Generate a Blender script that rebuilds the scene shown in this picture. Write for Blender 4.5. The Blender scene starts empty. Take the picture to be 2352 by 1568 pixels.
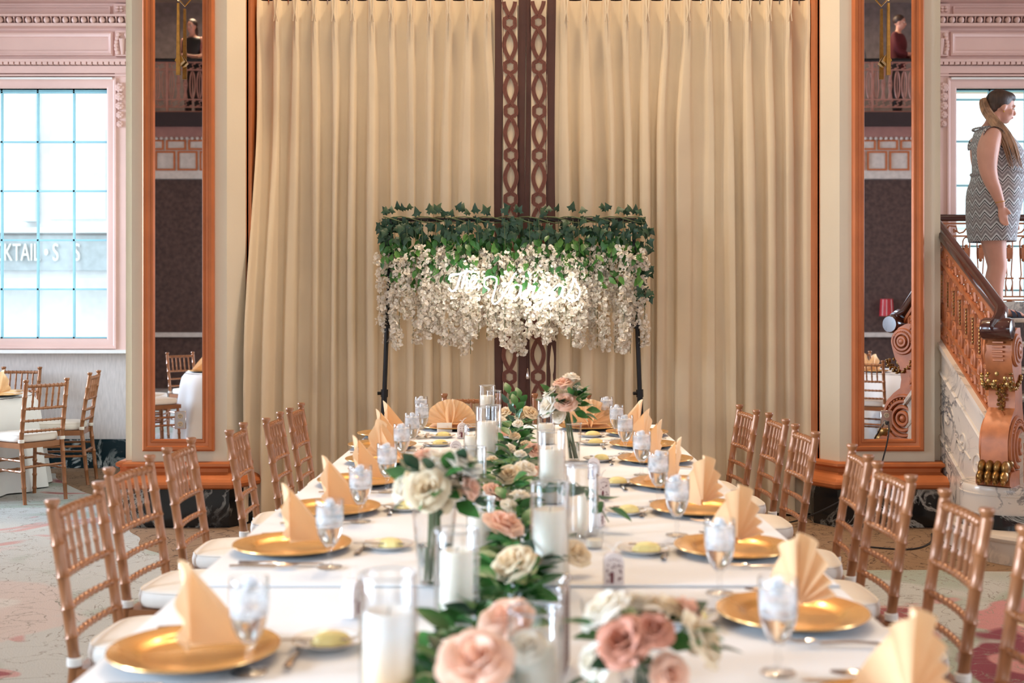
import bpy, bmesh, math, random
from mathutils import Vector, Matrix, noise
S = bpy.context.scene
COL = S.collection
R = random.Random(7)
PI = math.pi
V = Vector
# ---------------------------------------------------------------- camera, world, lights, exposure
CH = 1.46
cam_d = bpy.data.cameras.new('camera'); cam = bpy.data.objects.new('camera', cam_d); COL.objects.link(cam)
cam.location = (0, 0, CH); cam.rotation_euler = (PI/2, 0, 0)
cam_d.sensor_width = 36; cam_d.lens = 2700*36/2352
cam_d.shift_x = -21/2352; cam_d.shift_y = -82/2352
cam_d.clip_start = 0.05
cam_d.dof.use_dof = True; cam_d.dof.focus_distance = 7.7; cam_d.dof.aperture_fstop = 2.6
S.camera = cam
vs = S.view_settings
vs.view_transform = 'Standard'; vs.look = 'None'; vs.gamma = 1; vs.use_curve_mapping = False
vs.exposure = 0.17
W = bpy.data.worlds.new('world'); S.world = W; W.use_nodes = True
bg = W.node_tree.nodes['Background']; bg.inputs[0].default_value = (0.86, 0.95, 1.0, 1); bg.inputs[1].default_value = 2.6
def area(name, loc, target, sx, sy, power, col, spread=180):
    l = bpy.data.lights.new(name, 'AREA'); l.shape = 'RECTANGLE'; l.size = sx; l.size_y = sy
    l.energy = power; l.color = col; l.spread = math.radians(spread)
    o = bpy.data.objects.new(name, l); COL.objects.link(o); o.location = loc
    o.rotation_euler = (V(target)-V(loc)).to_track_quat('-Z', 'Y').to_euler()
    return o
DAY = (0.61, 0.79, 1.0); WARM = (1.0, 0.78, 0.53)
# unseen daylight from the left; the farthest one is added to brighten that corner
for wy, wp in ((-2.6, 270), (0.6, 350), (3.8, 40), (8.5, 200)):
    area('window_light', (-8.3, wy, 2.6), (0, wy, 1.6), 1.7, 3.0, wp, DAY, 80)
for wy, wp in ((-2.6, 60), (0.6, 70), (8.9, 60)):  # right side daylight added, the last to brighten the stair and woman
    area('window_light', (8.3, wy, 2.6), (0, wy, 1.6), 1.7, 3.0, wp, DAY, 80)
# added daylight fill behind the camera, set in made-up rear openings
for wx in (-2.2, 0, 2.2):
    area('window_light', (wx, -5.38, 2.3), (wx, 0, 1.6), 1.5, 2.4, 5, DAY, 70)
# unseen warm ceiling lamps; the gallery pair is added to brighten the reflections
for lx, ly, p in ((-0.9, 7.3, 150), (1.1, 7.3, 150), (-3.6, 4.4, 8), (3.6, 5.6, 24), (-5.8, -5.6, 45), (5.8, -5.6, 45)):
    area('ceiling_lamp', (lx, ly, 7.2), (lx, ly+(.9 if abs(lx) < 1.5 and ly > 6 else 0), 0), .5, .5, p, WARM)
# ---------------------------------------------------------------- helpers
def pix(px, py, z):
    y = 2700*(CH-z)/(py-702.0)
    return ((px-1197)*y/2700, y)
class MB:
    def __init__(s): s.v = []; s.f = []
    def add(s, vs_, fs, M=None):
        n = len(s.v)
        for p in vs_:
            p = V(p); s.v.append(M @ p if M is not None else p)
        for f in fs: s.f.append([i+n for i in f])
        return s
    def box(s, c, d, M=None):
        x, y, z = (k/2 for k in d); a, b, e = c
        vv = [(a+i*x, b+j*y, e+k*z) for i in (-1, 1) for j in (-1, 1) for k in (-1, 1)]
        return s.add(vv, [(0,1,3,2),(4,6,7,5),(0,4,5,1),(2,3,7,6),(0,2,6,4),(1,5,7,3)], M)
    def rbox(s, c, d, r=.01, seg=2, M=None):
        bm = bmesh.new(); bmesh.ops.create_cube(bm, size=1)
        for v in bm.verts: v.co = V((v.co.x*d[0]+c[0], v.co.y*d[1]+c[1], v.co.z*d[2]+c[2]))
        bmesh.ops.bevel(bm, geom=bm.edges[:], offset=r, segments=seg, affect='EDGES', profile=.5)
        bm.verts.index_update()
        s.add([v.co.copy() for v in bm.verts], [[v.index for v in f.verts] for f in bm.faces], M); bm.free(); return s
    def tube(s, pts, r, n=8, cap=True, M=None, flat=1.0, closed=False):
        pts = [V(p) for p in pts]; k = len(pts)
        rr = r if isinstance(r, (list, tuple)) else [r]*k
        T = []
        for i in range(k):
            if closed: t = pts[(i+1) % k]-pts[i-1]
            else: t = pts[min(i+1, k-1)]-pts[max(i-1, 0)]
            T.append(t.normalized() if t.length > 1e-9 else (T[-1] if T else V((0, 0, 1))))
        up = V((0, 0, 1)) if abs(T[0].z) < .9 else V((0, 1, 0))
        u = T[0].cross(up).normalized(); vv = []
        for i in range(k):
            u = (u-T[i]*u.dot(T[i]))
            u = u.normalized() if u.length > 1e-6 else T[i].orthogonal().normalized()
            w = T[i].cross(u)
            for j in range(n):
                a = 2*PI*j/n
                vv.append(pts[i]+u*(math.cos(a)*rr[i])+w*(math.sin(a)*rr[i]*flat))
        fs = [(i*n+j, i*n+(j+1) % n, (i+1)*n+(j+1) % n, (i+1)*n+j) for i in range(k-1) for j in range(n)]
        if closed: fs += [((k-1)*n+j, (k-1)*n+(j+1) % n, (j+1) % n, j) for j in range(n)]
        elif cap: fs += [tuple(range(n-1, -1, -1)), tuple(range((k-1)*n, k*n))]
        return s.add(vv, fs, M)
    def lathe(s, prof, n=24, M=None, ang=2*PI):
        full = abs(ang-2*PI) < 1e-6; cnt = n if full else n+1
        vv = [(r*math.cos(ang*j/n), r*math.sin(ang*j/n), z) for r, z in prof for j in range(cnt)]
        fs = [(i*cnt+j, i*cnt+(j+1) % cnt, (i+1)*cnt+(j+1) % cnt, (i+1)*cnt+j) for i in range(len(prof)-1) for j in range(n)]
        return s.add(vv, fs, M)
    def prism(s, poly, h0, h1, M=None):
        n = len(poly); vv = [(x, y, h0) for x, y in poly]+[(x, y, h1) for x, y in poly]
        fs = [(i, (i+1) % n, n+(i+1) % n, n+i) for i in range(n)]+[tuple(range(n-1, -1, -1)), tuple(range(n, 2*n))]
        return s.add(vv, fs, M)
    def grid(s, fn, nu, nv, M=None, wrap=False):
        vv = [fn(i/nu, j/nv) for j in range(nv+1) for i in range(nu+(0 if wrap else 1))]
        c = nu if wrap else nu+1
        fs = [(j*c+i, j*c+(i+1) % c, (j+1)*c+(i+1) % c, (j+1)*c+i) for j in range(nv) for i in range(nu)]
        return s.add(vv, fs, M)
    def ball(s, c, r, nu=12, nv=8, M=None):
        if not isinstance(r, (tuple, list)): r = (r, r, r)
        def fn(u, v):
            a = 2*PI*u; b = PI*v
            return (c[0]+r[0]*math.sin(b)*math.cos(a), c[1]+r[1]*math.sin(b)*math.sin(a), c[2]-r[2]*math.cos(b))
        return s.grid(fn, nu, nv, M, wrap=True)
    def sweep(s, path, prof, fmap=None, closed=False):
        """prof [(offset, height)] carried along a flat path with mitred corners"""
        fmap = fmap or (lambda x, y, h: (x, y, h)); k = len(path); vv = []; m = len(prof)
        P = [V((p[0], p[1])) for p in path]
        for i in range(k):
            d0 = (P[i]-P[i-1]) if (i or closed) else (P[1]-P[0])
            d1 = (P[(i+1) % k]-P[i]) if (i < k-1 or closed) else d0
            d0 = d0.normalized(); d1 = d1.normalized()
            n0 = V((d0.y, -d0.x)); n1 = V((d1.y, -d1.x)); b = n0+n1
            b = b/(max(.2, b.length_squared)/2) if b.length > 1e-6 else n0
            for o, h in prof:
                q = P[i]+b*o; vv.append(fmap(q.x, q.y, h))
        fs = []
        for i in range(k if closed else k-1):
            a = i*m; c = ((i+1) % k)*m
            fs += [(a+j, c+j, c+j+1, a+j+1) for j in range(m-1)]
        if not closed: fs += [tuple(range(m)), tuple(range((k-1)*m+m-1, (k-1)*m-1, -1))]
        return s.add(vv, fs)
    def mesh(s, name, mat, ang=38):
        me = bpy.data.meshes.new(name); me.from_pydata(s.v, [], s.f)
        bm = bmesh.new(); bm.from_mesh(me)
        bmesh.ops.remove_doubles(bm, verts=bm.verts, dist=1e-6); bmesh.ops.recalc_face_normals(bm, faces=bm.faces)
        bm.to_mesh(me); bm.free()
        if ang:
            me.polygons.foreach_set('use_smooth', [True]*len(me.polygons)); me.set_sharp_from_angle(angle=math.radians(ang))
        if mat: me.materials.append(mat)
        return me
    def build(s, name, mat, parent=None, ang=38):
        return inst(s.mesh(name, mat, ang), name, parent)
def inst(me, name, parent=None, M=None):
    o = bpy.data.objects.new(name, me); COL.objects.link(o)
    if parent: o.parent = parent
    if M is not None: o.matrix_local = M
    return o
def empty(name, loc=(0, 0, 0), rz=0):
    o = bpy.data.objects.new(name, None); COL.objects.link(o); o.location = loc; o.rotation_euler = (0, 0, rz); o.empty_display_size = .05
    return o
def tag(o, label=None, cat=None, group=None, kind=None):
    if label: o['label'] = label
    if cat: o['category'] = cat
    if group: o['group'] = group
    if kind: o['kind'] = kind
    return o
def struct(o): o['kind'] = 'structure'; return o
KIDS = {}
def dup(o, parent=None):
    if parent is None and o.name not in KIDS:
        KIDS[o.name] = list(o.children)
    c = o.copy(); COL.objects.link(c); c.parent = parent
    if parent is not None: c.matrix_parent_inverse = o.matrix_parent_inverse.copy()
    for ch in (KIDS[o.name] if parent is None else list(o.children)): dup(ch, c)
    return c
def place(o, x, y, z=0, rz=0, label=None, group=None, rx=0, ry=0):
    o.location = (x, y, z); o.rotation_euler = (rx, ry, rz)
    if label: o['label'] = label
    if group: o['group'] = group
    return o
class Proto:
    """first use hands out the built thing itself, later uses hand out copies of it and of its parts"""
    def __init__(s, build): s.b = build; s.o = None
    def __call__(s):
        if s.o is None: s.o = s.b(); KIDS[s.o.name] = list(s.o.children); return s.o
        return dup(s.o)
ORD = ['nearest', 'second', 'third', 'fourth', 'fifth', 'sixth', 'seventh', 'eighth', 'ninth', 'tenth', 'eleventh', 'twelfth']
def Mat4(loc=(0, 0, 0), rx=0, ry=0, rz=0, sc=1):
    return Matrix.Translation(loc) @ Matrix.Rotation(rz, 4, 'Z') @ Matrix.Rotation(ry, 4, 'Y') @ Matrix.Rotation(rx, 4, 'X') @ Matrix.Scale(sc, 4)
# ---------------------------------------------------------------- materials
def mk(name):
    m = bpy.data.materials.new(name); m.use_nodes = True
    nt = m.node_tree; b = nt.nodes['Principled BSDF']
    return m, nt, b
def node(nt, t, **kw):
    n = nt.nodes.new(t)
    for k, v in kw.items():
        if k.startswith('i_'):
            key = k[2:]; n.inputs[int(key) if key.isdigit() else key].default_value = v
        else: setattr(n, k, v)
    return n
def pm(name, c, rough=.5, metal=0, var=.12, scale=8, bump=0, bscale=None, spec=.5, sheen=0, emit=None, es=0, sss=0, stretch=None, coat=0):
    """plain procedural material: colour with noise variation and fine relief"""
    m, nt, b = mk(name); L = nt.links
    tc = node(nt, 'ShaderNodeTexCoord'); src = tc.outputs['Object']
    if stretch:
        mp = node(nt, 'ShaderNodeMapping'); mp.inputs['Scale'].default_value = stretch; L.new(src, mp.inputs[0]); src = mp.outputs[0]
    nz = node(nt, 'ShaderNodeTexNoise', i_Scale=scale, i_Detail=4.0); L.new(src, nz.inputs['Vector'])
    rp = node(nt, 'ShaderNodeValToRGB'); L.new(nz.outputs[0], rp.inputs[0])
    rp.color_ramp.elements[0].position = .3; rp.color_ramp.elements[1].position = .7
    rp.color_ramp.elements[0].color = (*[max(0, k*(1-var)) for k in c], 1); rp.color_ramp.elements[1].color = (*[min(1, k*(1+var)) for k in c], 1)
    L.new(rp.outputs[0], b.inputs['Base Color'])
    b.inputs['Roughness'].default_value = rough; b.inputs['Metallic'].default_value = metal
    b.inputs['Specular IOR Level'].default_value = spec
    if sheen: b.inputs['Sheen Weight'].default_value = sheen
    if coat: b.inputs['Coat Weight'].default_value = coat; b.inputs['Coat Roughness'].default_value = .15
    if sss: b.inputs['Subsurface Weight'].default_value = sss; b.inputs['Subsurface Radius'].default_value = (.02, .012, .008); b.inputs['Subsurface Scale'].default_value = 1
    if bump:
        n2 = node(nt, 'ShaderNodeTexNoise', i_Scale=bscale or scale*6, i_Detail=3.0); L.new(src, n2.inputs['Vector'])
        bp = node(nt, 'ShaderNodeBump', i_Strength=bump, i_Distance=.01); L.new(n2.outputs[0], bp.inputs['Height']); L.new(bp.outputs[0], b.inputs['Normal'])
    if emit: b.inputs['Emission Color'].default_value = (*emit, 1); b.inputs['Emission Strength'].default_value = es
    return m
def marble(name, base, vein, scale=3, lo=.47, hi=.5, rough=.2, seed=0, mid=None):
    m, nt, b = mk(name); L = nt.links
    tc = node(nt, 'ShaderNodeTexCoord'); mp = node(nt, 'ShaderNodeMapping'); mp.inputs['Location'].default_value = (seed, seed*.7, seed*.3); mp.inputs['Rotation'].default_value = (.5, .7, .2)
    L.new(tc.outputs['Object'], mp.inputs[0])
    nz = node(nt, 'ShaderNodeTexNoise', i_Scale=scale, i_Detail=9.0, i_Roughness=.62, i_Distortion=1.3); L.new(mp.outputs[0], nz.inputs['Vector'])
    rp = node(nt, 'ShaderNodeValToRGB'); L.new(nz.outputs[0], rp.inputs[0]); e = rp.color_ramp.elements
    e[0].position = lo-.03; e[0].color = (*base, 1); e[1].position = hi+.03; e[1].color = (*(mid or base), 1)
    k = e.new((lo+hi)/2); k.color = (*vein, 1)
    n2 = node(nt, 'ShaderNodeTexNoise', i_Scale=scale*.6, i_Detail=5.0); L.new(mp.outputs[0], n2.inputs['Vector'])
    mx = node(nt, 'ShaderNodeMix', data_type='RGBA'); r2 = node(nt, 'ShaderNodeValToRGB'); L.new(n2.outputs[0], r2.inputs[0]); r2.color_ramp.elements[0].position = .42; r2.color_ramp.elements[1].position = .62
    L.new(r2.outputs[0], mx.inputs[0]); mx.inputs[6].default_value = (*base, 1); L.new(rp.outputs[0], mx.inputs[7]); L.new(mx.outputs[2], b.inputs['Base Color'])
    b.inputs['Roughness'].default_value = rough
    return m
def thin_glass(name, tint=(1, 1, 1), refl=1.0):
    m, nt, b = mk(name); L = nt.links; nt.nodes.remove(b); out = nt.nodes['Material Output']
    tr = node(nt, 'ShaderNodeBsdfTransparent'); tr.inputs[0].default_value = (*tint, 1)
    gl = node(nt, 'ShaderNodeBsdfGlossy', i_Roughness=.03); lw = node(nt, 'ShaderNodeLayerWeight', i_Blend=.5)
    pw = node(nt, 'ShaderNodeMath', operation='POWER'); L.new(lw.outputs['Facing'], pw.inputs[0]); pw.inputs[1].default_value = 2.6
    mr = node(nt, 'ShaderNodeMath', operation='MULTIPLY_ADD'); L.new(pw.outputs[0], mr.inputs[0]); mr.inputs[1].default_value = .85*refl; mr.inputs[2].default_value = .035*refl
    ms = node(nt, 'ShaderNodeMixShader'); L.new(mr.outputs[0], ms.inputs[0]); L.new(tr.outputs[0], ms.inputs[1]); L.new(gl.outputs[0], ms.inputs[2]); L.new(ms.outputs[0], out.inputs[0])
    return m
M = {}
M['cream'] = pm('cream_paint', (.70, .61, .46), .45, var=.03, scale=2, bump=.05, bscale=60)
M['copper'] = pm('copper_paint', (.50, .15, .045), .38, metal=.25, var=.1, scale=5, bump=.04, bscale=40)
M['pink'] = pm('pink_plaster', (.74, .50, .44), .55, var=.05, scale=2, bump=.06, bscale=30)
M['fabric_wall'] = pm('woven_wall_covering', (.62, .56, .53), .85, var=.1, scale=10, bump=.12, bscale=220, stretch=(6, 1, 1))
M['dark_wall'] = pm('brown_wall_covering', (.085, .05, .042), .85, var=.35, scale=14, bump=.2, bscale=120)
M['ceiling'] = pm('ceiling_plaster', (.62, .52, .42), .8, var=.04)
M['black_marble'] = marble('black_marble', (.006, .009, .012), (.55, .56, .52), 3.2, .485, .497, .12, 3)
M['teal_marble'] = marble('dark_teal_marble', (.004, .02, .028), (.5, .55, .55), 2.5, .485, .497, .12, 8)
M['white_marble'] = marble('white_marble', (.66, .56, .46), (.10, .10, .11), 3.4, .47, .5, .22, 1, (.62, .54, .45))
M['mirror'] = pm('mirror_glass', (.80, .78, .78), .012, metal=1, var=.01)
M['brass'] = pm('aged_brass', (.62, .36, .10), .28, metal=1, var=.2, scale=30)
M['curtain'] = pm('cream_curtain_fabric', (.70, .565, .385), .75, var=.04, scale=3, bump=.08, bscale=300, sheen=.15)
M['brown_fabric'] = pm('brown_border_fabric', (.075, .026, .018), .7, var=.15, scale=6, bump=.08, bscale=300)
M['ribbon'] = pm('brown_embroidery', (.17, .055, .035), .6, var=.15, scale=40, bump=.2, bscale=200)
M['gold_chair'] = pm('gold_lacquer', (.31, .120, .043), .32, metal=.25, var=.10, scale=12, coat=.25)
M['cushion'] = pm('ivory_cushion', (.82, .76, .68), .6, var=.03, bump=.04)
M['cloth'] = pm('white_tablecloth', (.83, .82, .81), .75, var=.015, scale=3, bump=.10, bscale=5, sheen=.1)
M['gold_plate'] = pm('gold_charger', (.78, .42, .12), .24, metal=.55, var=.06, scale=20, coat=.4)
M['black_under'] = pm('black_plastic', (.012, .011, .012), .4, var=.2)
M['napkin'] = pm('peach_napkin', (.88, .60, .34), .8, var=.03, scale=10, bump=.08, bscale=250, sheen=.2)
M['china'] = pm('white_china', (.82, .80, .77), .15, var=.02, coat=.3)
M['butter'] = pm('butter', (.80, .66, .27), .45, var=.05, scale=20, sss=.2)
M['silver'] = pm('silver', (.62, .58, .55), .16, metal=1, var=.08, scale=20)
M['glass'] = thin_glass('clear_glass', (.985, .986, .985))
M['pane'] = thin_glass('window_glass', (.93, .98, 1))
M['wax'] = pm('ivory_wax', (.80, .74, .62), .5, var=.03, sss=.3)
M['black_metal'] = pm('black_metal', (.010, .010, .011), .35, metal=.4, var=.2)
M['wood_dark'] = pm('dark_varnished_wood', (.05, .014, .010), .14, var=.35, scale=4, stretch=(1, 6, 1), coat=.6)
M['green'] = pm('leaf_green', (.035, .135, .025), .36, var=.35, scale=30)
M['green_dark'] = pm('ivy_green', (.018, .06, .026), .5, var=.4, scale=30)
M['green_lite'] = pm('fresh_green', (.10, .26, .045), .45, var=.3, scale=30)
M['stem'] = pm('stem_green', (.10, .13, .05), .6, var=.2)
M['petal_white'] = pm('white_petals', (.93, .85, .72), .6, var=.04, scale=30, sss=.15)
M['petal_cream'] = pm('cream_petals', (.86, .70, .48), .6, var=.08, scale=30, sss=.15)
M['petal_peach'] = pm('peach_petals', (.90, .58, .42), .6, var=.10, scale=25, sss=.15)
def translucent(m, f=.35):
    nt = m.node_tree; b = nt.nodes['Principled BSDF']; t = node(nt, 'ShaderNodeBsdfTranslucent'); ms = node(nt, 'ShaderNodeMixShader'); ms.inputs[0].default_value = f
    nt.links.new(b.inputs['Base Color'].links[0].from_socket, t.inputs[0]); nt.links.new(b.outputs[0], ms.inputs[1]); nt.links.new(t.outputs[0], ms.inputs[2]); nt.links.new(ms.outputs[0], nt.nodes['Material Output'].inputs[0])
for k_ in ('petal_white', 'petal_cream', 'petal_peach', 'green_lite', 'napkin'): translucent(M[k_], .35 if 'petal' in k_ else .2)
M['paper'] = pm('white_paper', (.82, .80, .76), .7, var=.03)
M['muntin'] = pm('pale_blue_muntin', (.36, .70, .80), .5, var=.05)  # cyan glow of the overexposed window painted into the bar colour
# ---------------------------------------------------------------- floor: patterned carpet
def carpet():
    m, nt, b = mk('patterned_carpet'); L = nt.links
    tc = node(nt, 'ShaderNodeTexCoord'); P = tc.outputs['Object']
    sep = node(nt, 'ShaderNodeSeparateXYZ'); L.new(P, sep.inputs[0])
    def ramp(src, a, b_, c0=(0, 0, 0), c1=(1, 1, 1)):
        r = node(nt, 'ShaderNodeValToRGB'); L.new(src, r.inputs[0]); e = r.color_ramp.elements
        e[0].position = a; e[1].position = b_; e[0].color = (*c0, 1); e[1].color = (*c1, 1); return r.outputs[0]
    def mix(f, a, b_):
        x = node(nt, 'ShaderNodeMix', data_type='RGBA'); L.new(f, x.inputs[0])
        for s_, i in ((a, 6), (b_, 7)):
            if isinstance(s_, tuple): x.inputs[i].default_value = (*s_, 1)
            else: L.new(s_, x.inputs[i])
        return x.outputs[2]
    def math_(op, a, b_=None):
        x = node(nt, 'ShaderNodeMath', operation=op)
        for i, s_ in enumerate((a, b_)):
            if s_ is None: continue
            if isinstance(s_, (int, float)): x.inputs[i].default_value = s_
            else: L.new(s_, x.inputs[i])
        return x.outputs[0]
    n1 = node(nt, 'ShaderNodeTexNoise', i_Scale=.75, i_Detail=2.0, i_Distortion=1.6); L.new(P, n1.inputs['Vector'])
    n2 = node(nt, 'ShaderNodeTexNoise', i_Scale=1.1, i_Detail=2.0, i_Distortion=1.2); mp = node(nt, 'ShaderNodeMapping'); mp.inputs['Location'].default_value = (5, 3, 0); L.new(P, mp.inputs[0]); L.new(mp.outputs[0], n2.inputs['Vector'])
    base = (.42, .42, .40)
    c = mix(ramp(n1.outputs[0], .54, .60), base, (.31, .34, .29))
    c = mix(ramp(n2.outputs[0], .57, .60), c, (.44, .27, .25))
    c = mix(ramp(n2.outputs[0], .63, .645), c, (.26, .09, .095))
    # large blossoms woven at fixed places
    wn_ = node(nt, 'ShaderNodeTexNoise', i_Scale=1.7, i_Detail=2.0); L.new(P, wn_.inputs['Vector'])
    vm = node(nt, 'ShaderNodeVectorMath', operation='MULTIPLY_ADD'); L.new(wn_.outputs['Color'], vm.inputs[0]); vm.inputs[1].default_value = (.9, .9, 0); vm.inputs[2].default_value = (-.45, -.45, 0)
    va = node(nt, 'ShaderNodeVectorMath', operation='ADD'); L.new(P, va.inputs[0]); L.new(vm.outputs[0], va.inputs[1])
    for cx, cy, rad, c0, c1 in ((2.55, 2.75, .50, (.46, .22, .22), (.62, .50, .40)), (2.15, 2.2, .42, (.20, .055, .075), (.46, .22, .22)), (3.1, 2.1, .45, (.25, .30, .22), (.16, .22, .16)), (2.9, 2.95, .3, (.5, .27, .26), (.20, .055, .075)), (-2.9, 2.9, .7, (.47, .40, .37), (.50, .47, .44)), (-3.5, 4.0, .55, (.48, .40, .38), (.46, .45, .42)), (-2.6, 2.0, .4, (.36, .40, .33), (.44, .44, .41))):
        ds = node(nt, 'ShaderNodeVectorMath', operation='DISTANCE'); L.new(va.outputs[0], ds.inputs[0]); ds.inputs[1].default_value = (cx, cy+2.6, 0)
        rp_ = node(nt, 'ShaderNodeValToRGB'); L.new(math_('DIVIDE', ds.outputs['Value'], rad), rp_.inputs[0]); e_ = rp_.color_ramp.elements
        rp_.color_ramp.interpolation = 'EASE'; e_[0].position = .45; e_[0].color = (*c1, 1); e_[1].position = .55; e_[1].color = (*c0, 1)
        c = mix(ramp(math_('DIVIDE', ds.outputs['Value'], rad), .93, 1.0, (1, 1, 1), (0, 0, 0)), c, rp_.outputs[0])
    # thin dark scroll lines
    n3 = node(nt, 'ShaderNodeTexNoise', i_Scale=3.2, i_Detail=3.0, i_Distortion=2.5); L.new(P, n3.inputs['Vector'])
    ln = math_('ABSOLUTE', math_('SUBTRACT', n3.outputs[0], .5))
    c = mix(ramp(ln, .004, .010, (1, 1, 1), (0, 0, 0)), c, (.24, .22, .19))
    # brown border along the draped end of the room
    wob = node(nt, 'ShaderNodeTexNoise', i_Scale=.6); L.new(P, wob.inputs['Vector'])
    by = math_('ADD', sep.outputs[1], math_('MULTIPLY', wob.outputs[0], .5))
    bx = math_('LESS_THAN', math_('ABSOLUTE', math_('ADD', sep.outputs[0], math_('ADD', math_('MULTIPLY', wob.outputs[0], .8), math_('ADD', math_('MULTIPLY', sep.outputs[1], .55), -5.0)))), 3.0)
    f = math_('MULTIPLY', ramp(by, .0, .001), bx)
    gt = math_('MULTIPLY', math_('GREATER_THAN', by, 6.75), bx)
    cb = mix(ramp(ln, .006, .014, (1, 1, 1), (0, 0, 0)), (.25, .16, .10), (.10, .06, .04))
    edge = math_('GREATER_THAN', sep.outputs[1], 10.25)
    c = mix(math_('MAXIMUM', gt, edge), c, cb)
    pile = node(nt, 'ShaderNodeTexNoise', i_Scale=160.0, i_Detail=2.0); L.new(P, pile.inputs['Vector'])
    c = mix(ramp(pile.outputs[0], .3, .75), c, mix(ramp(pile.outputs[0], .0, .001), c, c))
    hs = node(nt, 'ShaderNodeHueSaturation'); L.new(c, hs.inputs['Color']); L.new(math_('ADD', math_('MULTIPLY', pile.outputs[0], .5), .75), hs.inputs['Value'])
    L.new(hs.outputs[0], b.inputs['Base Color']); b.inputs['Roughness'].default_value = .95; b.inputs['Specular IOR Level'].default_value = .15
    bp = node(nt, 'ShaderNodeBump', i_Strength=.35, i_Distance=.01); L.new(pile.outputs[0], bp.inputs['Height']); L.new(bp.outputs[0], b.inputs['Normal'])
    return m
M['carpet'] = carpet()
struct(MB().box((0, 2.6, -.05), (16.6, 16.4, .1)).build('floor', M['carpet']))
struct(MB().box((0, 1.5, 7.45), (16.6, 18.6, .1)).build('ceiling', M['ceiling']))
# unseen side walls, openings made to hold the daylight panels
def unseen_side_wall(name, x, panel_openings):
    b = MB(); y0 = -7.7
    for wy in panel_openings+[None]:
        y1 = (wy-.85) if wy is not None else 10.8
        b.box((x, (y0+y1)/2, 3.7), (.2, y1-y0, 7.4))
        if wy is not None:
            b.box((x, wy, .55), (.2, 1.7, 1.1)); b.box((x, wy, 5.75), (.2, 1.7, 3.3)); y0 = wy+.85
    return struct(b.build(name, M['pink']))
unseen_side_wall('wall_left', -8.2, [-2.6, .6, 3.8, 8.5]); unseen_side_wall('wall_right', 8.2, [-2.6, .6, 8.9])
# ---------------------------------------------------------------- rear wall under the gallery (seen in the mirrors)
rw = MB()
rw.box((0, -5.3, .5), (16.6, .2, 1.0)); rw.box((0, -5.3, 3.64), (16.6, .2, .16))
for x0, x1 in ((-8.3, -2.98), (-1.42, -.78), (.78, 1.42), (2.98, 8.3)): rw.box(((x0+x1)/2, -5.3, 2.28), (x1-x0, .2, 2.56))  # gaps made to hold the added rear daylight
struct(rw.build('wall_rear', M['dark_wall']))
struct(MB().box((0, -7.6, 6.0), (16.6, .2, 2.9)).build('wall_gallery', pm('grey_gallery_wall', (.30, .26, .26), .85, var=.2, scale=8)))
M['frieze'] = pm('pale_frieze_plaster', (.62, .58, .54), .7, var=.12, scale=12)
fz = struct(MB().box((0, -5.22, 4.04), (16.6, .3, .70)).build('trim_1', M['frieze']))
fp = MB(); fl = []
for i in range(-20, 21):
    x0 = i*.39
    if abs(abs(x0)-6.1) > .9: continue
    for (w, z0, z1) in ((.29, 3.86, 4.14), (.29, 4.22, 4.34)):
        x1 = x0+(.19 if z0 > 4.2 else 0)
        fl.append(MB().sweep([(x1-w/2, z0), (x1+w/2, z0), (x1+w/2, z1), (x1-w/2, z1)], [(0, 0), (0, .02), (.03, .02), (.03, 0)], lambda x, y, h: (x, -5.07+h, y), True).build('panel_border', M['copper'], fz))
M['gallery_pink'] = pm('gallery_pink', (.34, .17, .15), .7)
struct(MB().box((0, -5.2, 4.49), (16.6, .4, .2)).build('trim_2', M['gallery_pink']))
dl = MB()
for i in range(-60, 61):
    x = i*.1
    if 5.2 < abs(x) < 7.2: pass
for i in range(20):
    for s in (-1, 1): dl.ball((s*(5.3+i*.09), -5.0, 4.385), .03, 6, 4)
struct(dl.build('trim_3', M['frieze']))
struct(MB().box((0, -6.2, 4.71), (16.6, 2.6, .24)).build('floor_gallery', pm('gallery_edge', (.03, .018, .02), .6)))
struct(MB().box((0, -5.16, .95), (16.6, .1, .08)).build('trim_4', M['frieze']))
M['rail_pink'] = pm('pinkish_iron', (.48, .24, .19), .5, metal=.2)
def gallery_rail(x0, label):
    e = tag(empty('balcony_railing', (x0, -5.05, 4.83)), label, 'railing')
    w = 2.6
    MB().tube([(-w/2, 0, .93), (w/2, 0, .93)], .035, 8).build('handrail', M['black_metal'], e)
    for z in (.89, .76, .24, .11, .03): MB().box((0, 0, z), (w, .025, .022)).build('rail', M['rail_pink'], e)
    for i in range(21):
        x = -w/2+.065+i*.123
        b = MB()
        if i % 6 in (4, 5):
            for q in (-.03, .03): b.tube([(x+q, 0, .24), (x+q*.4, 0, .38), (x+q, 0, .5), (x+q*.4, 0, .62), (x+q, 0, .76)], .010, 5)
            b.tube([(x, 0, .24), (x, 0, .76)], .012, 5)
            b.ball((x, 0, .5), .028, 6, 5)
        else:
            b.tube([(x+.045*math.cos(a), 0, .5+.24*math.sin(a)) for a in [2*PI*k/14 for k in range(14)]], .012, 5, closed=True)
            b.tube([(x, 0, .3), (x, 0, .7)], .008, 5)
        b.build('baluster', M['rail_pink'], e)
        for dz in (0, -.65): MB().tube([(x-.05, 0, .78+dz), (x+.02, 0, .80+dz), (x-.01, 0, .85+dz), (x+.05, 0, .87+dz)], .012, 5).build('scroll', M['rail_pink'], e)
    for x in (-w/2, w/2, -.2, .55): MB().box((x, 0, .45), (.04, .04, .9)).build('post', M['rail_pink'], e)
    return e
gallery_rail(-6.0, 'pink iron gallery railing with ovals reflected in the left mirror')
gallery_rail(6.35, 'pink iron gallery railing with ovals reflected in the right mirror')
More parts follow.
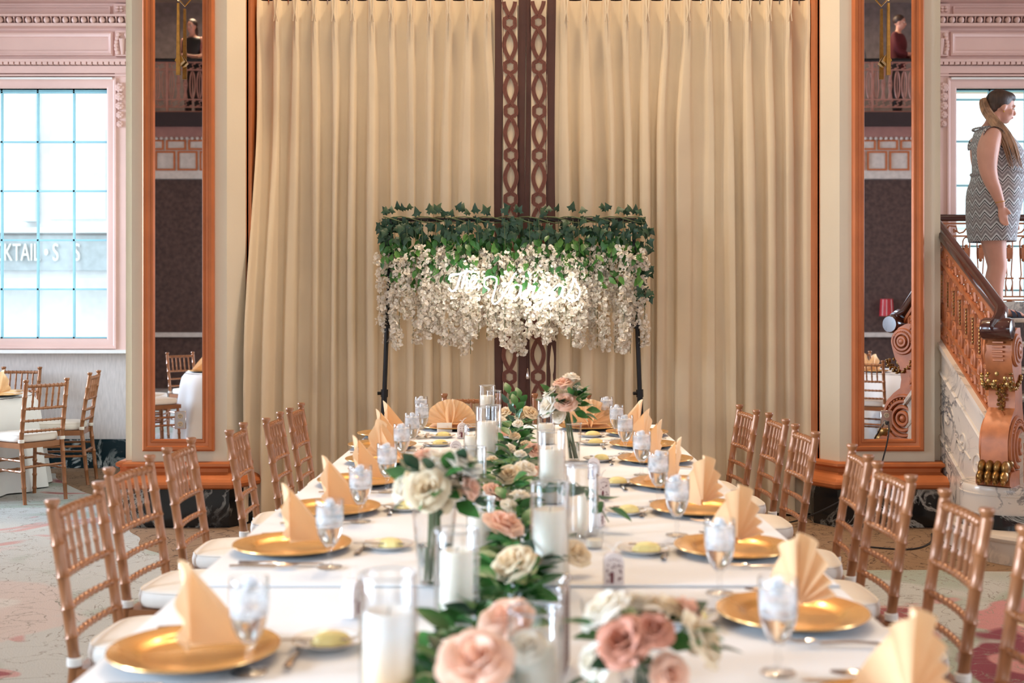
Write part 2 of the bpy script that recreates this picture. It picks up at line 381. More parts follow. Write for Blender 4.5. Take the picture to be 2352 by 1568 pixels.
# red shaded wall lamp reflected in the right mirror
wl = tag(empty('wall_lamp', (6.42, -5.1, 1.28)), 'small red wall lamp shade with pale stripes reflected in right mirror', 'lamp')
MB().lathe([(.0, .3), (.105, .3), (.125, 0), (.0, 0)], 20).build('lamp_shade', pm('red_shade', (.45, .012, .02), .6, var=.1), wl)
for a in (-.9, -.3, .5): MB().tube([(.107*math.sin(a+PI)*-1, .107*math.cos(a), .29), (.126*math.sin(a+PI)*-1, .126*math.cos(a), .01)], .004, 5).build('stripe', M['paper'], wl)
MB().tube([(0, 0, 0), (0, 0, -.08), (0, -.08, -.1)], .012, 6).build('bracket', M['brass'], wl)
# ---------------------------------------------------------------- window wall (far left and far right of the draped bay)
ZG0, ZG1 = 1.165, 3.417
def window_wall(side):
    mx = (lambda x: x) if side < 0 else (lambda x: .19-x)
    nm = 'left' if side < 0 else 'right'; k = 0 if side < 0 else 10
    y = 10.6
    def bx(b, x0, x1, y0, y1, z0, z1):
        a, c = sorted((mx(x0), mx(x1))); return b.box(((a+c)/2, (y0+y1)/2, (z0+z1)/2), (c-a, y1-y0, z1-z0))
    gx1 = -3.73; gx0 = gx1-5*.327
    w = MB()
    bx(w, gx1, -2.55, y, y+.25, 1.06, 7.4); bx(w, -8.2, gx0, y, y+.25, 1.06, 7.4); bx(w, gx0, gx1, y, y+.25, ZG1, 7.4); bx(w, gx0, gx1, y, y+.25, 1.06, ZG0)
    struct(w.build('wall_back_'+nm, M['pink']))
    struct(bx(MB(), -8.2, -2.55, y, y+.25, .26, 1.06).build('wall_dado_'+nm, M['fabric_wall']))
    struct(bx(MB(), -8.2, -2.55, y-.025, y+.25, 0, .26).build('baseboard_'+nm, M['teal_marble']))
    def fm(px, pz, h): return (mx(px), y-h, pz)
    # window: frame, glazing bars, panes
    rect = [(gx0, ZG0), (gx1, ZG0), (gx1, ZG1), (gx0, ZG1)]
    wn = struct(MB().sweep(rect, [(0, -.12), (0, .015), (.02, .03), (.06, .03), (.075, .045), (.09, .045), (.09, 0)], fm, True).build('window_%d' % (1 if side < 0 else 2), M['pink']))
    MB().sweep(rect, [(-.012, -.11), (-.012, -.06), (.004, -.06), (.004, -.11)], fm, True).build('sash', M['muntin'], wn)
    for i in range(1, 5):
        x = gx1-i*.327; bx(MB(), x-.008, x+.008, y+.06, y+.085, ZG0, ZG1).build('muntin', M['muntin'], wn)
    zs = [ZG0+.445*i for i in range(1, 5)]+[3.395] if side < 0 else [1.6, 2.0, 2.55, 2.95, 3.33]
    for z in zs: bx(MB(), gx0, gx1, y+.06, y+.085, z-.008, z+.008).build('muntin', M['muntin'], wn)
    zz = [ZG0]+zs+[ZG1]
    for i in range(5):
        for j in range(len(zz)-1):
            if zz[j+1]-zz[j] > .1: bx(MB(), gx1-(i+1)*.327+.008, gx1-i*.327-.008, y+.07, y+.074, zz[j]+.008, zz[j+1]-.008).build('pane', M['pane'], wn)
    struct(bx(MB(), gx0-.12, -2.6, y-.10, y, 1.035, 1.065).build('trim_%d' % (k+5), M['paper']))
    struct(bx(MB(), gx0-.12, -3.62, y-.02, y, 1.065, 1.09).build('trim_%d' % (k+6), M['pink']))
    # bead over the casing, its highlight line painted white
    bd = MB()
    bx(bd, gx0, gx1+.06, y-.055, y-.03, ZG1+.075, ZG1+.092)
    struct(bd.build('trim_%d' % (k+7), M['paper']))
    # pilaster with a carved fruit drop
    pl = MB(); bx(pl, -3.655, -3.42, y-.03, y, 1.065, 3.6)
    pl = struct(pl.build('trim_%d' % (k+8), M['pink']))
    for i in range(5):
        z = 3.42-i*.082; rr = .040-.003*i; b = MB()
        for q in range(7):
            a = 2*PI*q/7; b.ball((mx(-3.605)+rr*.6*math.cos(a), y-.045, z+rr*.6*math.sin(a)), (rr*.5, .02, rr*.55), 6, 5)
        b.ball((mx(-3.605), y-.055, z), rr*.5, 6, 5); b.build('fruit', M['pink'], pl)
    # entablature: beads, panel, corbel, eggs, cornice
    en = MB()
    for z0, z1, d in ((3.52, 3.535, .05), (3.55, 3.615, .035), (3.645, 3.67, .075), (3.96, 3.985, .10), (4.045, 4.06, .12), (4.185, 4.21, .12), (4.235, 4.26, .16), (4.28, 4.5, .2)):
        bx(en, -8.1, -2.6, y-d, y, z0, z1)
    en = struct(en.build('trim_%d' % (k+9), M['pink']))
    for i in range(60): bx(MB(), -2.9-i*.05-.038, -2.9-i*.05, y-.07, y-.03, 3.622, 3.645).build('dentil', M['pink'], en)
    for i in range(34):
        x = -3.0-i*.083; b = MB().ball((mx(x), y-.085, 4.015), (.026, .03, .03), 8, 6); b.tube([(mx(x+.041), y-.09, 4.045), (mx(x+.041), y-.075, 3.985)], [.008, .003], 5); b.build('egg', M['pink'], en)
    pa = MB(); rect2 = [(-6.2, 3.71), (-3.675, 3.71), (-3.675, 3.925), (-6.2, 3.925)]
    pa.sweep(rect2, [(0, 0), (0, .025), (-.015, .035), (-.03, .02), (-.045, .015), (-.045, 0)], fm, True); pa.build('panel_border', M['pink'], en)
    rect3 = [(-6.2, 4.085), (-3.70, 4.085), (-3.70, 4.155), (-6.2, 4.155)]
    MB().sweep(rect3, [(0, 0), (0, .02), (-.012, .02), (-.012, 0)], fm, True).build('panel_border', M['pink'], en)
    cb = MB(); bx(cb, -3.645, -3.50, y-.05, y, 3.70, 3.93)
    for s_ in (-1, 1):
        for q in range(6):
            z = 3.73+q*.032; xx = -3.575+s_*(.045+.012*math.sin(q*.8)); cb.ball((mx(xx), y-.06, z), (.02, .018, .022), 6, 5)
    cb.tube([(mx(-3.575), y-.06, 3.71), (mx(-3.575), y-.075, 3.85)], [.012, .025], 6); cb.build('acanthus_corbel', M['pink'], en)
    rs = MB(); bx(rs, -3.66, -3.55, y-.045, y, 4.075, 4.17)
    for q in range(4):
        a = PI/4+q*PI/2; rs.ball((mx(-3.605)+.025*math.cos(a), y-.05, 4.122+.02*math.sin(a)), (.022, .015, .014), 6, 5)
    rs.build('rosette', M['pink'], en)
window_wall(-1); window_wall(1)
# bay wall behind the curtain
struct(MB().box((.09, 8.7, 3.7), (5.6, .2, 7.4)).build('wall_back', M['cream']))
for x, nme in ((-2.6, 'wall_return_left'), (2.78, 'wall_return_right')):
    struct(MB().box((x, 9.7, 3.7), (.08, 1.8, 7.4)).build(nme, M['cream']))
# ---------------------------------------------------------------- two piers with mirrors
def pier(side):
    mx = (lambda x: x) if side < 0 else (lambda x: .16-x)
    out = [(-2.64, 8.62), (-2.64, 7.85), (-2.58, 7.85), (-2.58, 7.79), (-1.95, 7.79), (-1.86, 7.93), (-1.86, 8.62)]
    path = [(mx(x), y) for x, y in out]
    if side > 0: path = path[::-1]
    b = MB(); b.prism(path, .25, 7.4)
    for x0, x1 in ((-2.0, -1.985),):
        a, c = sorted((mx(x0), mx(x1)))
    p = struct(b.build('column_%d' % (1 if side < 0 else 2), M['cream'], ang=20))
    MB().sweep(path, [(-.02, 0), (.05, 0), (.05, .25), (.045, .256), (-.02, .256)]).build('marble_plinth', M['black_marble'], p, 20)
    MB().sweep(path, [(-.01, .430), (.035, .428), (.05, .418), (.052, .402), (.042, .392), (.03, .386), (.028, .362), (.045, .345), (.075, .328), (.09, .315), (.105, .305), (.112, .29), (.108, .270), (.09, .258), (-.01, .256)]).build('base_moulding', M['copper'], p, 30)
    jb = MB(); xj = mx(-1.855); jb.box((xj, 8.26, 3.3), (.02, .62, 6.4)); jb.box((xj+(.012 if side < 0 else -.012), 7.965, 3.3), (.025, .03, 6.4))
    jb.build('jamb_lining', M['copper'], p)
    # mirror: copper frame and glass
    xc = mx(-2.265); e = tag(empty('wall_mirror', (xc, 7.79, .50)), 'tall mirror in a copper frame on the %s column' % ('left' if side < 0 else 'right'), 'mirror')
    fm = lambda x, z, h: (x, -h, z)
    h = 5.2; w = .236
    MB().sweep([(-w, 0), (w, 0), (w, h), (-w, h)], [(0, 0), (0, .03), (-.012, .045), (-.03, .045), (-.036, .036), (-.055, .03), (-.06, .036), (-.072, .036), (-.08, .018), (-.08, 0)], fm, True).build('frame', M['copper'], e, 30)
    MB().box((0, -.010, h/2), (2*w-.15, .012, h-.15)).build('mirror_glass', M['mirror'], e, 0)
    # outlet plate on the mirror
    ox = mx(-2.253 if side < 0 else -2.255)
    o = tag(empty('wall_outlet', (ox, 7.776, .705 if side < 0 else .71)), 'steel outlet plate on the mirror %s' % ('left of the curtain' if side < 0 else 'right of the curtain, cord plugged in'), 'outlet')
    MB().rbox((0, -.004, 0), (.075, .006, .118), .003, 1).build('cover_plate', M['silver'], o)
    for z in (.026, -.026):
        soc = MB().lathe([(0, .006), (.017, .006), (.018, 0)], 16, Mat4((0, -.006, z), rx=PI/2)).build('socket', pm('ivory_socket', (.5, .38, .25), .4), o)
        for q in (-.006, .006): MB().box((q, -.0135, z+.004), (.002, .003, .008)).build('slot', M['black_under'], soc)
        MB().ball((0, -.0125, z-.008), (.0025, .002, .0025), 6, 4).build('slot', M['black_under'], soc)
    # gilded bracket hanging on the mirror top: two tapering bars, an open diamond, a knot
    g = tag(empty('wall_sconce', (xc+(0 if side < 0 else 0), 7.74, 2.98)), 'gilt hanging bracket with open diamond over the %s mirror' % ('left' if side < 0 else 'right'), 'sconce')
    s = 1 if side < 0 else -1
    dz = .48
    for q, (x, y) in enumerate(((.02*s, -.04),)):
        MB().prism([(x-.013, 0), (x+.013, 0), (x+.007, .47), (x-.007, .47)], -.01, .01, Matrix.Translation((0, y, -.01+q*.02)) @ Matrix.Rotation(PI/2, 4, 'X')).build('bar', M['brass'], g)
        cx = x
        MB().tube([(cx, y, dz), (cx+.055, y, dz+.06), (cx, y, dz+.12), (cx-.055, y, dz+.06)], .007, 5, closed=True).build('diamond', M['brass'], g, 20)
        MB().tube([(cx, y, dz+.12), (cx, y, dz+.4)], .006, 5).build('rod', M['brass'], g)
    MB().prism([(-.03, 0), (0, .05), (.03, 0), (0, -.03)], -.02, .02, Matrix.Translation((.02*s, -.005, .09)) @ Matrix.Rotation(PI/2, 4, 'X')).build('knot', M['brass'], g)
    return p
pier(-1); pier(1)
# ---------------------------------------------------------------- street outside the windows
M['facade'] = pm('pale_facade', (.84, .84, .84), .8, var=.05)
M['facade_d'] = pm('pale_facade_shade', (.66, .68, .69), .8, var=.05)
st = tag(empty('shop_building', (-6.2, 21, -1.2)), 'pale shop building across the street outside the left window', 'building')
MB().box((0, 1, 5), (16, 2, 10)).build('wall', M['facade'], st)
for i in range(6):
    for z in (1.0, 5.0, 8.0): MB().box((-6.5+i*2.4, -.02, z), (1.0, .1, 1.6)).build('window', M['facade_d'], st)
MB().box((0, -.3, 3.05), (16, .6, .18)).build('awning_ledge', M['facade_d'], st)
MB().box((0, -.07, 4.0), (16, .3, .1)).build('string_course', M['facade_d'], st)
for i in range(5): MB().box((-4.9+i*2.4, -.13, 6.8), (.25, .26, 5.3)).build('pilaster', M['facade_d'], st)
sb = MB().box((-1.5, -.05, 3.6), (7.0, .12, .62)).build('sign_board', pm('sign_board_grey', (.42, .46, .48), .7), st)
tx = bpy.data.curves.new('sign_lettering', 'FONT'); tx.body = 'COCKTAIL \u2022 S    S'; tx.size = .44; tx.extrude = .02; tx.align_x = 'RIGHT'; tx.materials.append(M['paper'])
to = bpy.data.objects.new('sign_lettering', tx); COL.objects.link(to)
lm = bpy.data.meshes.new_from_object(to.evaluated_get(bpy.context.evaluated_depsgraph_get())); bpy.data.objects.remove(to); bpy.data.curves.remove(tx)
lm.name = 'sign_lettering'; to = inst(lm, 'sign_lettering'); to.parent = st; to.location = (-1.62, -.15, 3.46); to.rotation_euler = (PI/2, 0, 0); to.scale = (.55, 1, 1)
st2 = tag(empty('far_building', (11.5, 24, -1.2)), 'pale building beyond a lawn outside the right window', 'building')
MB().box((0, 1, 4), (12, 2, 8)).build('wall', M['facade'], st2)
for i in range(5):
    for z in (2.2, 5.0): MB().box((-4.6+i*2.2, -.03, z), (1.1, .12, 1.5)).build('window', M['facade_d'], st2)
struct(MB().box((0, 20, -1.3), (60, 18, .1)).build('ground_street', pm('pale_pavement', (.55, .56, .54), .9)))
tag(MB().box((10, 16, -1.2), (12, 7, .12)).build('lawn', pm('lawn_green', (.25, .5, .15), .9, var=.2, scale=3)), 'green lawn outside the right window', 'lawn', kind='stuff')
# ---------------------------------------------------------------- curtains in the bay
YC = 8.2; ZT = 3.585
def smooth(a, b, x):
    t = max(0, min(1, (x-a)/(b-a))); return t*t*(3-2*t)
def curtain(side):
    lead = .03; far = -1.83 if side < 0 else 2.0; n = 14 if side < 0 else 14
    e = tag(empty('curtain', (lead, YC, 0)), 'floor length cream pinch pleated curtain, %s half of the drapes' % ('left' if side < 0 else 'right'), 'curtain', 'drapes in the bay')
    wd = abs(far-lead)
    def depth(u, z):
        ph = u*n+.75*noise.noise((u*5+side*9, 0, 0))*smooth(3.5, 2.6, z)+.15*noise.noise((u*9, z*.35, side))
        c = .5+.5*math.cos(2*PI*ph)
        k = smooth(3.3, 2.2, z)
        amp = .7+.6*noise.noise((u*7+3*side, z*.25, 2))
        top = .045*smooth(.55, .85, c)+.012*c
        low = (.085*smooth(.25, .80, c)+.030*c)*amp
        d = top*(1-k)+low*k
        if abs(z-3.42) < .12: d = max(d, .07*c**9)
        return d
    def fn(u, v):
        z = .015+(ZT-.015)*v
        fl = (-.028*smooth(2.9, .6, z)) if side < 0 else .01*smooth(2.9, .6, z)
        x = lead+(far-lead)*u+fl*smooth(.55, 1, u)
        edge = smooth(.10, .15, u)
        wr = .012*noise.noise((x*6, z*5, 1))*smooth(2.2, .6, z)
        y = YC-depth(u, z)*edge-.035*(1-edge)-wr
        if side < 0: y -= .29*smooth(.84, 1, u)*smooth(2.9, 1.1, z)
        x += .010*math.sin(2*PI*u*n+1)*edge*smooth(3.2, 2.4, z)
        return (x-lead, y-YC, z)
    b = MB().grid(fn, 392, 48); b.build('panel', M['curtain'], e, 180)
    # pinch pleat stitches at the heading
    for i in range(2, n):
        u = i/n
        x, y, z = fn(u, .965)
        MB().tube([(x-.012, y-.004, ZT-.0), (x-.004, y-.012, ZT-.10), (x-.013, y-.010, ZT-.16)], [.010, .007, .004], 5).tube([(x+.012, y-.004, ZT), (x+.004, y-.012, ZT-.10), (x+.013, y-.010, ZT-.16)], [.010, .007, .004], 5).build('pinch_pleat', M['curtain'], e)
    # flat border bands along the leading edge
    s = side
    bands = [(-.218, -.16), (-.053, .0)] if side < 0 else [(.0, .034), (.146, .208)]
    sx = (-.16, -.053) if side < 0 else (.034, .146)
    def strip(x0, x1, yo, nm, m):
        MB().grid(lambda u, v: (x0+(x1-x0)*u+.006*math.sin(v*9+x0*30), -.04-yo-.010*math.sin(u*PI)*math.sin(v*13+s), .02+(ZT-.02)*v), 4, 40).build(nm, m, e, 180)
    for x0, x1 in bands: strip(x0, x1, .006, 'brown_border', M['brown_fabric'])
    strip(sx[0], sx[1], .005, 'pattern_band', M['curtain'])
    cx = (sx[0]+sx[1])/2
    per = .307; W_ = .040
    def off(t):      # half offset of one strand inside a repeat: hexagon then lens
        t %= 1
        if t < .30:
            q = t/.30
            return W_*(min(1, q/.22) if q < .5 else min(1, (1-q)/.22))*.92
        q = (t-.30)/.70
        return W_*math.sin(PI*q)
    z0 = 3.515-per*.15+per; 
    for rep in range(13):
        b = MB()
        for sg in (-1, 1):
            pts = [];
            for k in range(29):
                t = k/28; z = z0-rep*per-t*per
                if z > ZT-.01 or z < .03: continue
                v = (z-.02)/(ZT-.02)
                pts.append((cx+sg*off(t)+.006*math.sin(v*9+sx[0]*30), z, -.052-.010*math.sin(v*13+s)-.003*(sg > 0)))
            if len(pts) < 3: continue
            for off2 in (0,):
                vv = []; fs = []
                for i, (x, z, y) in enumerate(pts):
                    j0 = max(0, i-1); j1 = min(len(pts)-1, i+1)
                    tx_, tz_ = pts[j1][0]-pts[j0][0], pts[j1][1]-pts[j0][1]; ln = math.hypot(tx_, tz_) or 1
                    nx, nz = -tz_/ln, tx_/ln
                    for q, dy in ((-.0145, 0), (-.014, -.003), (-.006, -.003), (-.0047, -.0012), (-.0034, -.003), (.0034, -.003), (.0047, -.0012), (.006, -.003), (.014, -.003), (.0145, 0)):
                        vv.append((x+nx*q, y+dy, z+nz*q))
                m_ = 10
                for i in range(len(pts)-1): fs += [(i*m_+j, (i+1)*m_+j, (i+1)*m_+j+1, i*m_+j+1) for j in range(m_-1)]
                b.add(vv, fs)
        if b.v: b.build('embroidered_link', M['ribbon'], e)
    return e
curtain(-1); curtain(1)
rd = tag(empty('curtain_rail', (.09, YC, ZT+.03)), 'dark curtain rail along the top of the drapes', 'rail')
MB().box((0, .02, 0), (3.9, .03, .035)).build('track', M['black_metal'], rd)
for x in (-1.9, -.6, 0, .6, 1.9): MB().tube([(x, .02, .0), (x, .02, .05), (x, .2, .06), (x, .4, .06)], .012, 6).build('bracket', M['black_metal'], rd)
for i in range(28): MB().tube([(-1.85+i*.137, .0, -.01), (-1.85+i*.137, .0, -.05)], .005, 5).build('glider', M['silver'], rd)
struct(MB().box((.09, 8.42, 3.82), (3.84, .3, .34)).build('trim_20', M['copper']))
pc = tag(empty('pull_cord', (.045, 8.10, .95)), 'thin curtain pull cord with clear drop handle at centre of drapes', 'cord')
MB().tube([(0, 0, .07), (.003, 0, .5), (-.004, 0, 1.2), (0, 0, 2.62)], .0025, 5).build('cord', M['brown_fabric'], pc)
MB().lathe([(0, 0), (.012, .004), (.016, .02), (.008, .05), (.004, .075), (0, .08)], 10).build('drop_handle', M['silver'], pc)
# ---------------------------------------------------------------- flower backdrop on its stand
def fx(px, Y): return (px-1197)*Y/2700
def fz_(py, Y): return CH-(py-702)*Y/2700
YB = 7.8; XL, XR = -.865, .745; ZB = 2.03
bs = tag(empty('backdrop_stand', (0, YB, 0)), 'black metal backdrop stand in front of the cream drapes', 'stand')
for x, s in ((XL, -1), (XR, 1)):
    xb = x+s*.075
    P = lambda z: (x+(xb-x)*(1-z/ZB), 0, z)
    MB().tube([P(1.33), P(ZB)], .0125, 8).build('upper_pole', M['black_metal'], bs)
    MB().tube([P(.88), P(1.35)], .0155, 8).build('middle_pole', M['black_metal'], bs)
    MB().tube([P(.03), P(.90)], .019, 8).build('lower_pole', M['black_metal'], bs)
    for z in (1.335, .88):
        c = MB().tube([P(z-.025), P(z+.025)], .024, 8); c.tube([V(P(z)), V(P(z))+V((-.045, -.01, 0))], .012, 6).build('clamp_collar', M['black_metal'], bs)
    MB().box((xb, 0, .012), (.32, .08, .02)).build('foot', M['black_metal'], bs); MB().box((xb, 0, .014), (.06, .5, .02)).build('foot', M['black_metal'], bs)
MB().tube([(XL-.02, 0, ZB), (XR+.02, 0, ZB)], .013, 8).build('crossbar', M['black_metal'], bs)
# leaf and blossom shapes
def leaf_mesh(name, m, l=.06, w=.022, curl=.2):
    prof = [(0, .05), (.18, .55), (.42, 1), (.68, .8), (.88, .38), (1, .02)]
    vv = []; fs = []
    for t, k in prof:
        z = -curl*l*t*t
        vv += [(-w*k/1, l*t, z+.10*w*k*2), (0, l*t, z), (w*k, l*t, z+.10*w*k*2)]
    for i in range(len(prof)-1):
        a = i*3; fs += [(a, a+1, a+4, a+3), (a+1, a+2, a+5, a+4)]
    b = MB(); b.add(vv, fs); return b.mesh(name, m, 80)
def ivy_mesh(name, m, s=.03):
    pts = []
    for k, (a, r) in enumerate([(-90, .25), (-60, .75), (-30, .6), (-5, 1.0), (25, .6), (60, .75), (90, 1.35), (120, .75), (155, .6), (185, 1.0), (210, .6), (240, .75)]):
        a = math.radians(a); pts.append((s*r*math.cos(a), s*r*math.sin(a)+s*.4, -.25*s*r*r))
    n = len(pts); b = MB(); b.add([(0, s*.4, .12*s)]+pts, [(0, 1+i, 1+(i+1) % n) for i in range(n)]); return b.mesh(name, m, 30)
def rnd_rot(yaw, pitch, roll): return Matrix.Rotation(yaw, 4, 'Z') @ Matrix.Rotation(pitch, 4, 'X') @ Matrix.Rotation(roll, 4, 'Y')
iv = [ivy_mesh('ivy_leaf', M['green_dark'], .039), ivy_mesh('ivy_leaf', M['green_dark'], .032), ivy_mesh('ivy_leaf', M['green_dark'], .035)]
ig = tag(empty('ivy_garland', (0, YB, ZB)), 'dark green ivy garland wound along the top bar of the backdrop stand', 'garland')
sm = MB()
for q in range(3):
    sm.tube([(XL-.05+i*.06, .022*math.cos(i*.9+q*2), .022*math.sin(i*.9+q*2)) for i in range(30)], .004, 5)
sm.tube([(XR+.05, -.02, 0), (XR+.09, -.02, -.1), (XR+.085, -.02, -.3), (XR+.055, -.02, -.45), (XR+.075, -.02, -.6)], .003, 5)
sm.build('stem', M['stem'], ig)
for i in range(300):
    x = R.uniform(XL-.07, XR+.08); up = R.random() < .13
    z = R.uniform(.02, .075) if up else R.triangular(-.15, .03, -.05); y = R.uniform(-.055, .03)
    if i > 272: x = XR+.07+R.uniform(-.035, .05); z = -R.uniform(.05, .62)
    if 255 < i <= 272: x = XL-R.uniform(.0, .08); z = -R.uniform(-.03, .2)
    # ivy blades face the room, tips hanging or turned up
    rot = Matrix.Rotation(R.uniform(-.7, .7), 4, 'Z') @ Matrix.Rotation(PI/2+R.uniform(-.6, .5), 4, 'X') @ Matrix.Rotation((PI if not up else 0)+R.uniform(-.8, .8), 4, 'Z')
    inst(R.choice(iv), 'ivy_leaf', ig, Matrix.Translation((x, y, z)) @ rot)
# wisteria: green leaf fringe and white blossom strands
wf = tag(empty('wisteria_curtain', (0, YB, ZB)), 'hanging white wisteria strands with fresh green leaves on the backdrop stand', 'flowers')
lf = [leaf_mesh('wisteria_leaf', M['green_lite'], .070, .019, .3), leaf_mesh('wisteria_leaf', M['green'], .070, .019, .3), leaf_mesh('wisteria_leaf', M['green'], .06, .017, .2)]
for i in range(300):
    x = R.uniform(XL-.05, XR+.05); z = -R.triangular(.08, .48, .20)
    if .25 < abs(x+.05) < .5 and z < -.3 and R.random() < .5: z += .15
    rot = Matrix.Rotation(R.uniform(-.9, .9), 4, 'Z') @ Matrix.Rotation(PI/2+R.uniform(-.9, .3), 4, 'X') @ Matrix.Rotation(PI+R.uniform(-.9, .9), 4, 'Z')
    inst(R.choice(lf), 'leaf', wf, Matrix.Translation((x, R.uniform(-.06, -.01), z)) @ rot)
back = MB(); lv = lf[1].vertices; lfc = [tuple(p.vertices) for p in lf[1].polygons]
for i in range(520):
    x = R.uniform(XL-.05, XR+.05); z = -R.triangular(.05, .42, .14)
    rot = Matrix.Rotation(R.uniform(-.9, .9), 4, 'Z') @ Matrix.Rotation(PI/2+R.uniform(-.9, .3), 4, 'X') @ Matrix.Rotation(PI+R.uniform(-.9, .9), 4, 'Z')
    back.add([v.co for v in lv], lfc, Matrix.Translation((x, R.uniform(0, .07), z)) @ rot)
tag(back.build('small_leaves', M['green'], wf, 80), kind='stuff')
def blossom_verts(s):
    b = MB()
    for k, (a, t) in enumerate(((0, .9), (2.4, .6), (4.0, .7))):
        def fn(u, v, a=a, t=t):
            w = (u-.5)*2; q = s*(.15+v); ww = s*.75*math.sin(PI*(.12+.76*v))
            p = V((w*ww*.75, q*math.cos(t), q*math.sin(t)*.7-.25*s*w*w))
            return Matrix.Rotation(a, 3, 'Z') @ p
        b.grid(fn, 2, 3)
    return b
bl = [blossom_verts(s) for s in (.024, .028, .020)]
blm = [b.mesh('blossom', M['petal_white'], 80) for b in bl]
allb = []; strands = MB(); ns = 42
for k in range(ns):
    x0 = XL-.06+(XR-XL+.12)*k/(ns-1)+R.uniform(-.015, .015); y0 = R.choice((-.05, -.015, .02, .05))
    top = -R.uniform(.17, .26); L_ = R.uniform(.52, .66) if k % 4 else R.uniform(.42, .5)
    strands.tube([(x0, y0, 0), (x0+.01, y0, top), (x0+.015*math.sin(k), y0, top-L_)], .0018, 4)
    nb = int(120*L_/.58)
    for j in range(nb):
        t = j/nb; rad = .046*(1-.35*t)*R.uniform(.4, 1.15); a = R.uniform(0, 2*PI)
        p = (x0+.02*math.sin(k+3*t)+rad*math.cos(a), y0+rad*math.sin(a)*.8, top-L_*t)
        rot = Matrix.Rotation(R.uniform(0, 6.28), 4, 'Z') @ Matrix.Rotation(PI/2+R.uniform(-1.0, 1.0), 4, 'X') @ Matrix.Rotation(R.uniform(0, 6.28), 4, 'Z')
        allb.append((p[1]+R.uniform(-.01, .01), Matrix.Translation(p) @ rot, R.randrange(3)))
strands.build('stem', M['stem'], wf)
allb.sort(key=lambda q: q[0])
fr = allb[:900]; R.shuffle(fr)
for y, m_, k in fr[:300]: inst(blm[k], 'blossom', wf, m_)
rest = MB()
for y, m_, k in fr[300:]+allb[900:]: rest.add(bl[k].v, bl[k].f, m_)
tag(rest.build('small_blossoms', M['petal_white'], wf, 80), kind='stuff')
# neon lettering in script
M['neon'] = pm('neon_tube', (1, 1, 1), .3, emit=(.93, .97, 1.0), es=18)
YN = 7.58; sg = tag(empty('neon_sign', (0, YN, 1.55)), 'white neon script sign glowing on the white wisteria', 'sign')
def stroke(pts, nm):
    P = []
    q = [V((fx(980+x/5.88, YN), 0, fz_(580+y/5.88, YN)-1.55)) for x, y in pts]
    q = [q[0]]+q+[q[-1]]
    for i in range(len(q)-3):
        for t in [k/6 for k in range(6)]:
            a, b, c, d = q[i:i+4]
            P.append(.5*((2*b)+(c-a)*t+(2*a-5*b+4*c-d)*t*t+(3*b-a-3*c+d)*t**3))
    P.append(q[-1]); MB().tube(P, .0055, 6).build(nm, M['neon'], sg)
def bowl(cx, cy, rx, ry): return [(cx+rx*.95, cy-ry*.8), (cx, cy-ry), (cx-rx, cy), (cx-rx*.3, cy+ry), (cx+rx*.5, cy+ry*.4), (cx+rx*.95, cy-ry*.85), (cx+rx*.75, cy+ry*.6), (cx+rx*1.25, cy+ry*.85)]
stroke([(300, 370), (330, 300), (430, 290), (560, 250), (600, 270)], 'letter')
stroke([(470, 275), (430, 400), (395, 490), (340, 520), (300, 480)], 'letter')
stroke([(545, 215), (505, 340), (470, 485), (500, 410), (545, 395), (540, 480), (585, 470)], 'letter')
stroke([(600, 440), (660, 400), (640, 350), (590, 390), (585, 460), (640, 485), (710, 430)], 'letter')
stroke([(840, 490), (785, 455), (785, 370), (850, 325), (930, 340), (945, 400), (905, 560), (885, 650), (930, 690), (1040, 570), (1175, 310), (1215, 285)], 'letter')
stroke(bowl(1200, 530, 85, 95), 'letter')
stroke([(1300, 625), (1360, 520), (1385, 430), (1410, 475), (1465, 455), (1430, 560), (1440, 625), (1490, 590)], 'letter')
stroke([(1660, 450), (1580, 430), (1510, 520), (1530, 610), (1600, 570), (1660, 455), (1610, 620), (1540, 750), (1470, 770), (1450, 720), (1540, 660), (1690, 610)], 'letter')
stroke(bowl(1770, 535, 80, 92), 'letter')
stroke([(1870, 620), (1960, 470), (1985, 350), (2030, 430), (2070, 530), (2030, 630), (1940, 650), (1890, 610)], 'letter')
for px_, py_ in ((1035, 600), (1120, 610), (1335, 640), (1240, 720)):
    MB().tube([(fx(px_, YN), .0, fz_(py_, YN)-1.55), (fx(px_, YN), .15, fz_(py_, YN)-1.5)], .002, 4).build('hanging_wire', M['silver'], sg)
# ---------------------------------------------------------------- staircase on the right
SX = 2.83; SL = .53
def zs(y): return .686+SL*(y-6.9)
st = struct(empty('stair_structure', (0, 0, 0)))
M['dark_riser'] = marble('dark_riser_marble', (.035, .018, .014), (.18, .12, .09), 4, .48, .5, .2, 5)
for i in range(8):
    y = 6.5+.32*i; z = .171*(i+1)
    if i == 0:
        pts = [(2.62+.36-.36*math.cos(a), 6.9-.4*math.sin(a)) for a in [k*PI/16 for k in range(9)]]+[(5.2, 6.5), (5.2, 7.3), (2.62, 7.3)]
        MB().prism(pts, 0, .125).build('riser', M['white_marble'], st)
        MB().sweep(pts, [(-.3, .125), (.015, .125), (.025, .135), (.03, .148), (.022, .165), (.0, .171), (-.35, .171)], None, True).build('tread', M['white_marble'], st)
        MB().prism([(2.9, 6.55), (5.2, 6.55), (5.2, 7.3), (2.9, 7.3)], .12, .170).build('tread', M['white_marble'], st)
    else:
        MB().box((4.0, y+.02+.15, z-.10), (2.2, .34, .15)).build('riser', M['dark_riser'], st)
        MB().rbox((4.0, y+.165, z-.0175), (2.2, .37, .035), .012, 2).build('tread', M['white_marble'], st)
MB().box((5.0, 9.65, .68), (4.2, 1.75, 1.36)).build('landing', M['dark_riser'], st)
MB().box((5.0, 9.63, 1.364), (4.2, 1.79, .012)).build('landing_surface', M['dark_riser'], st)
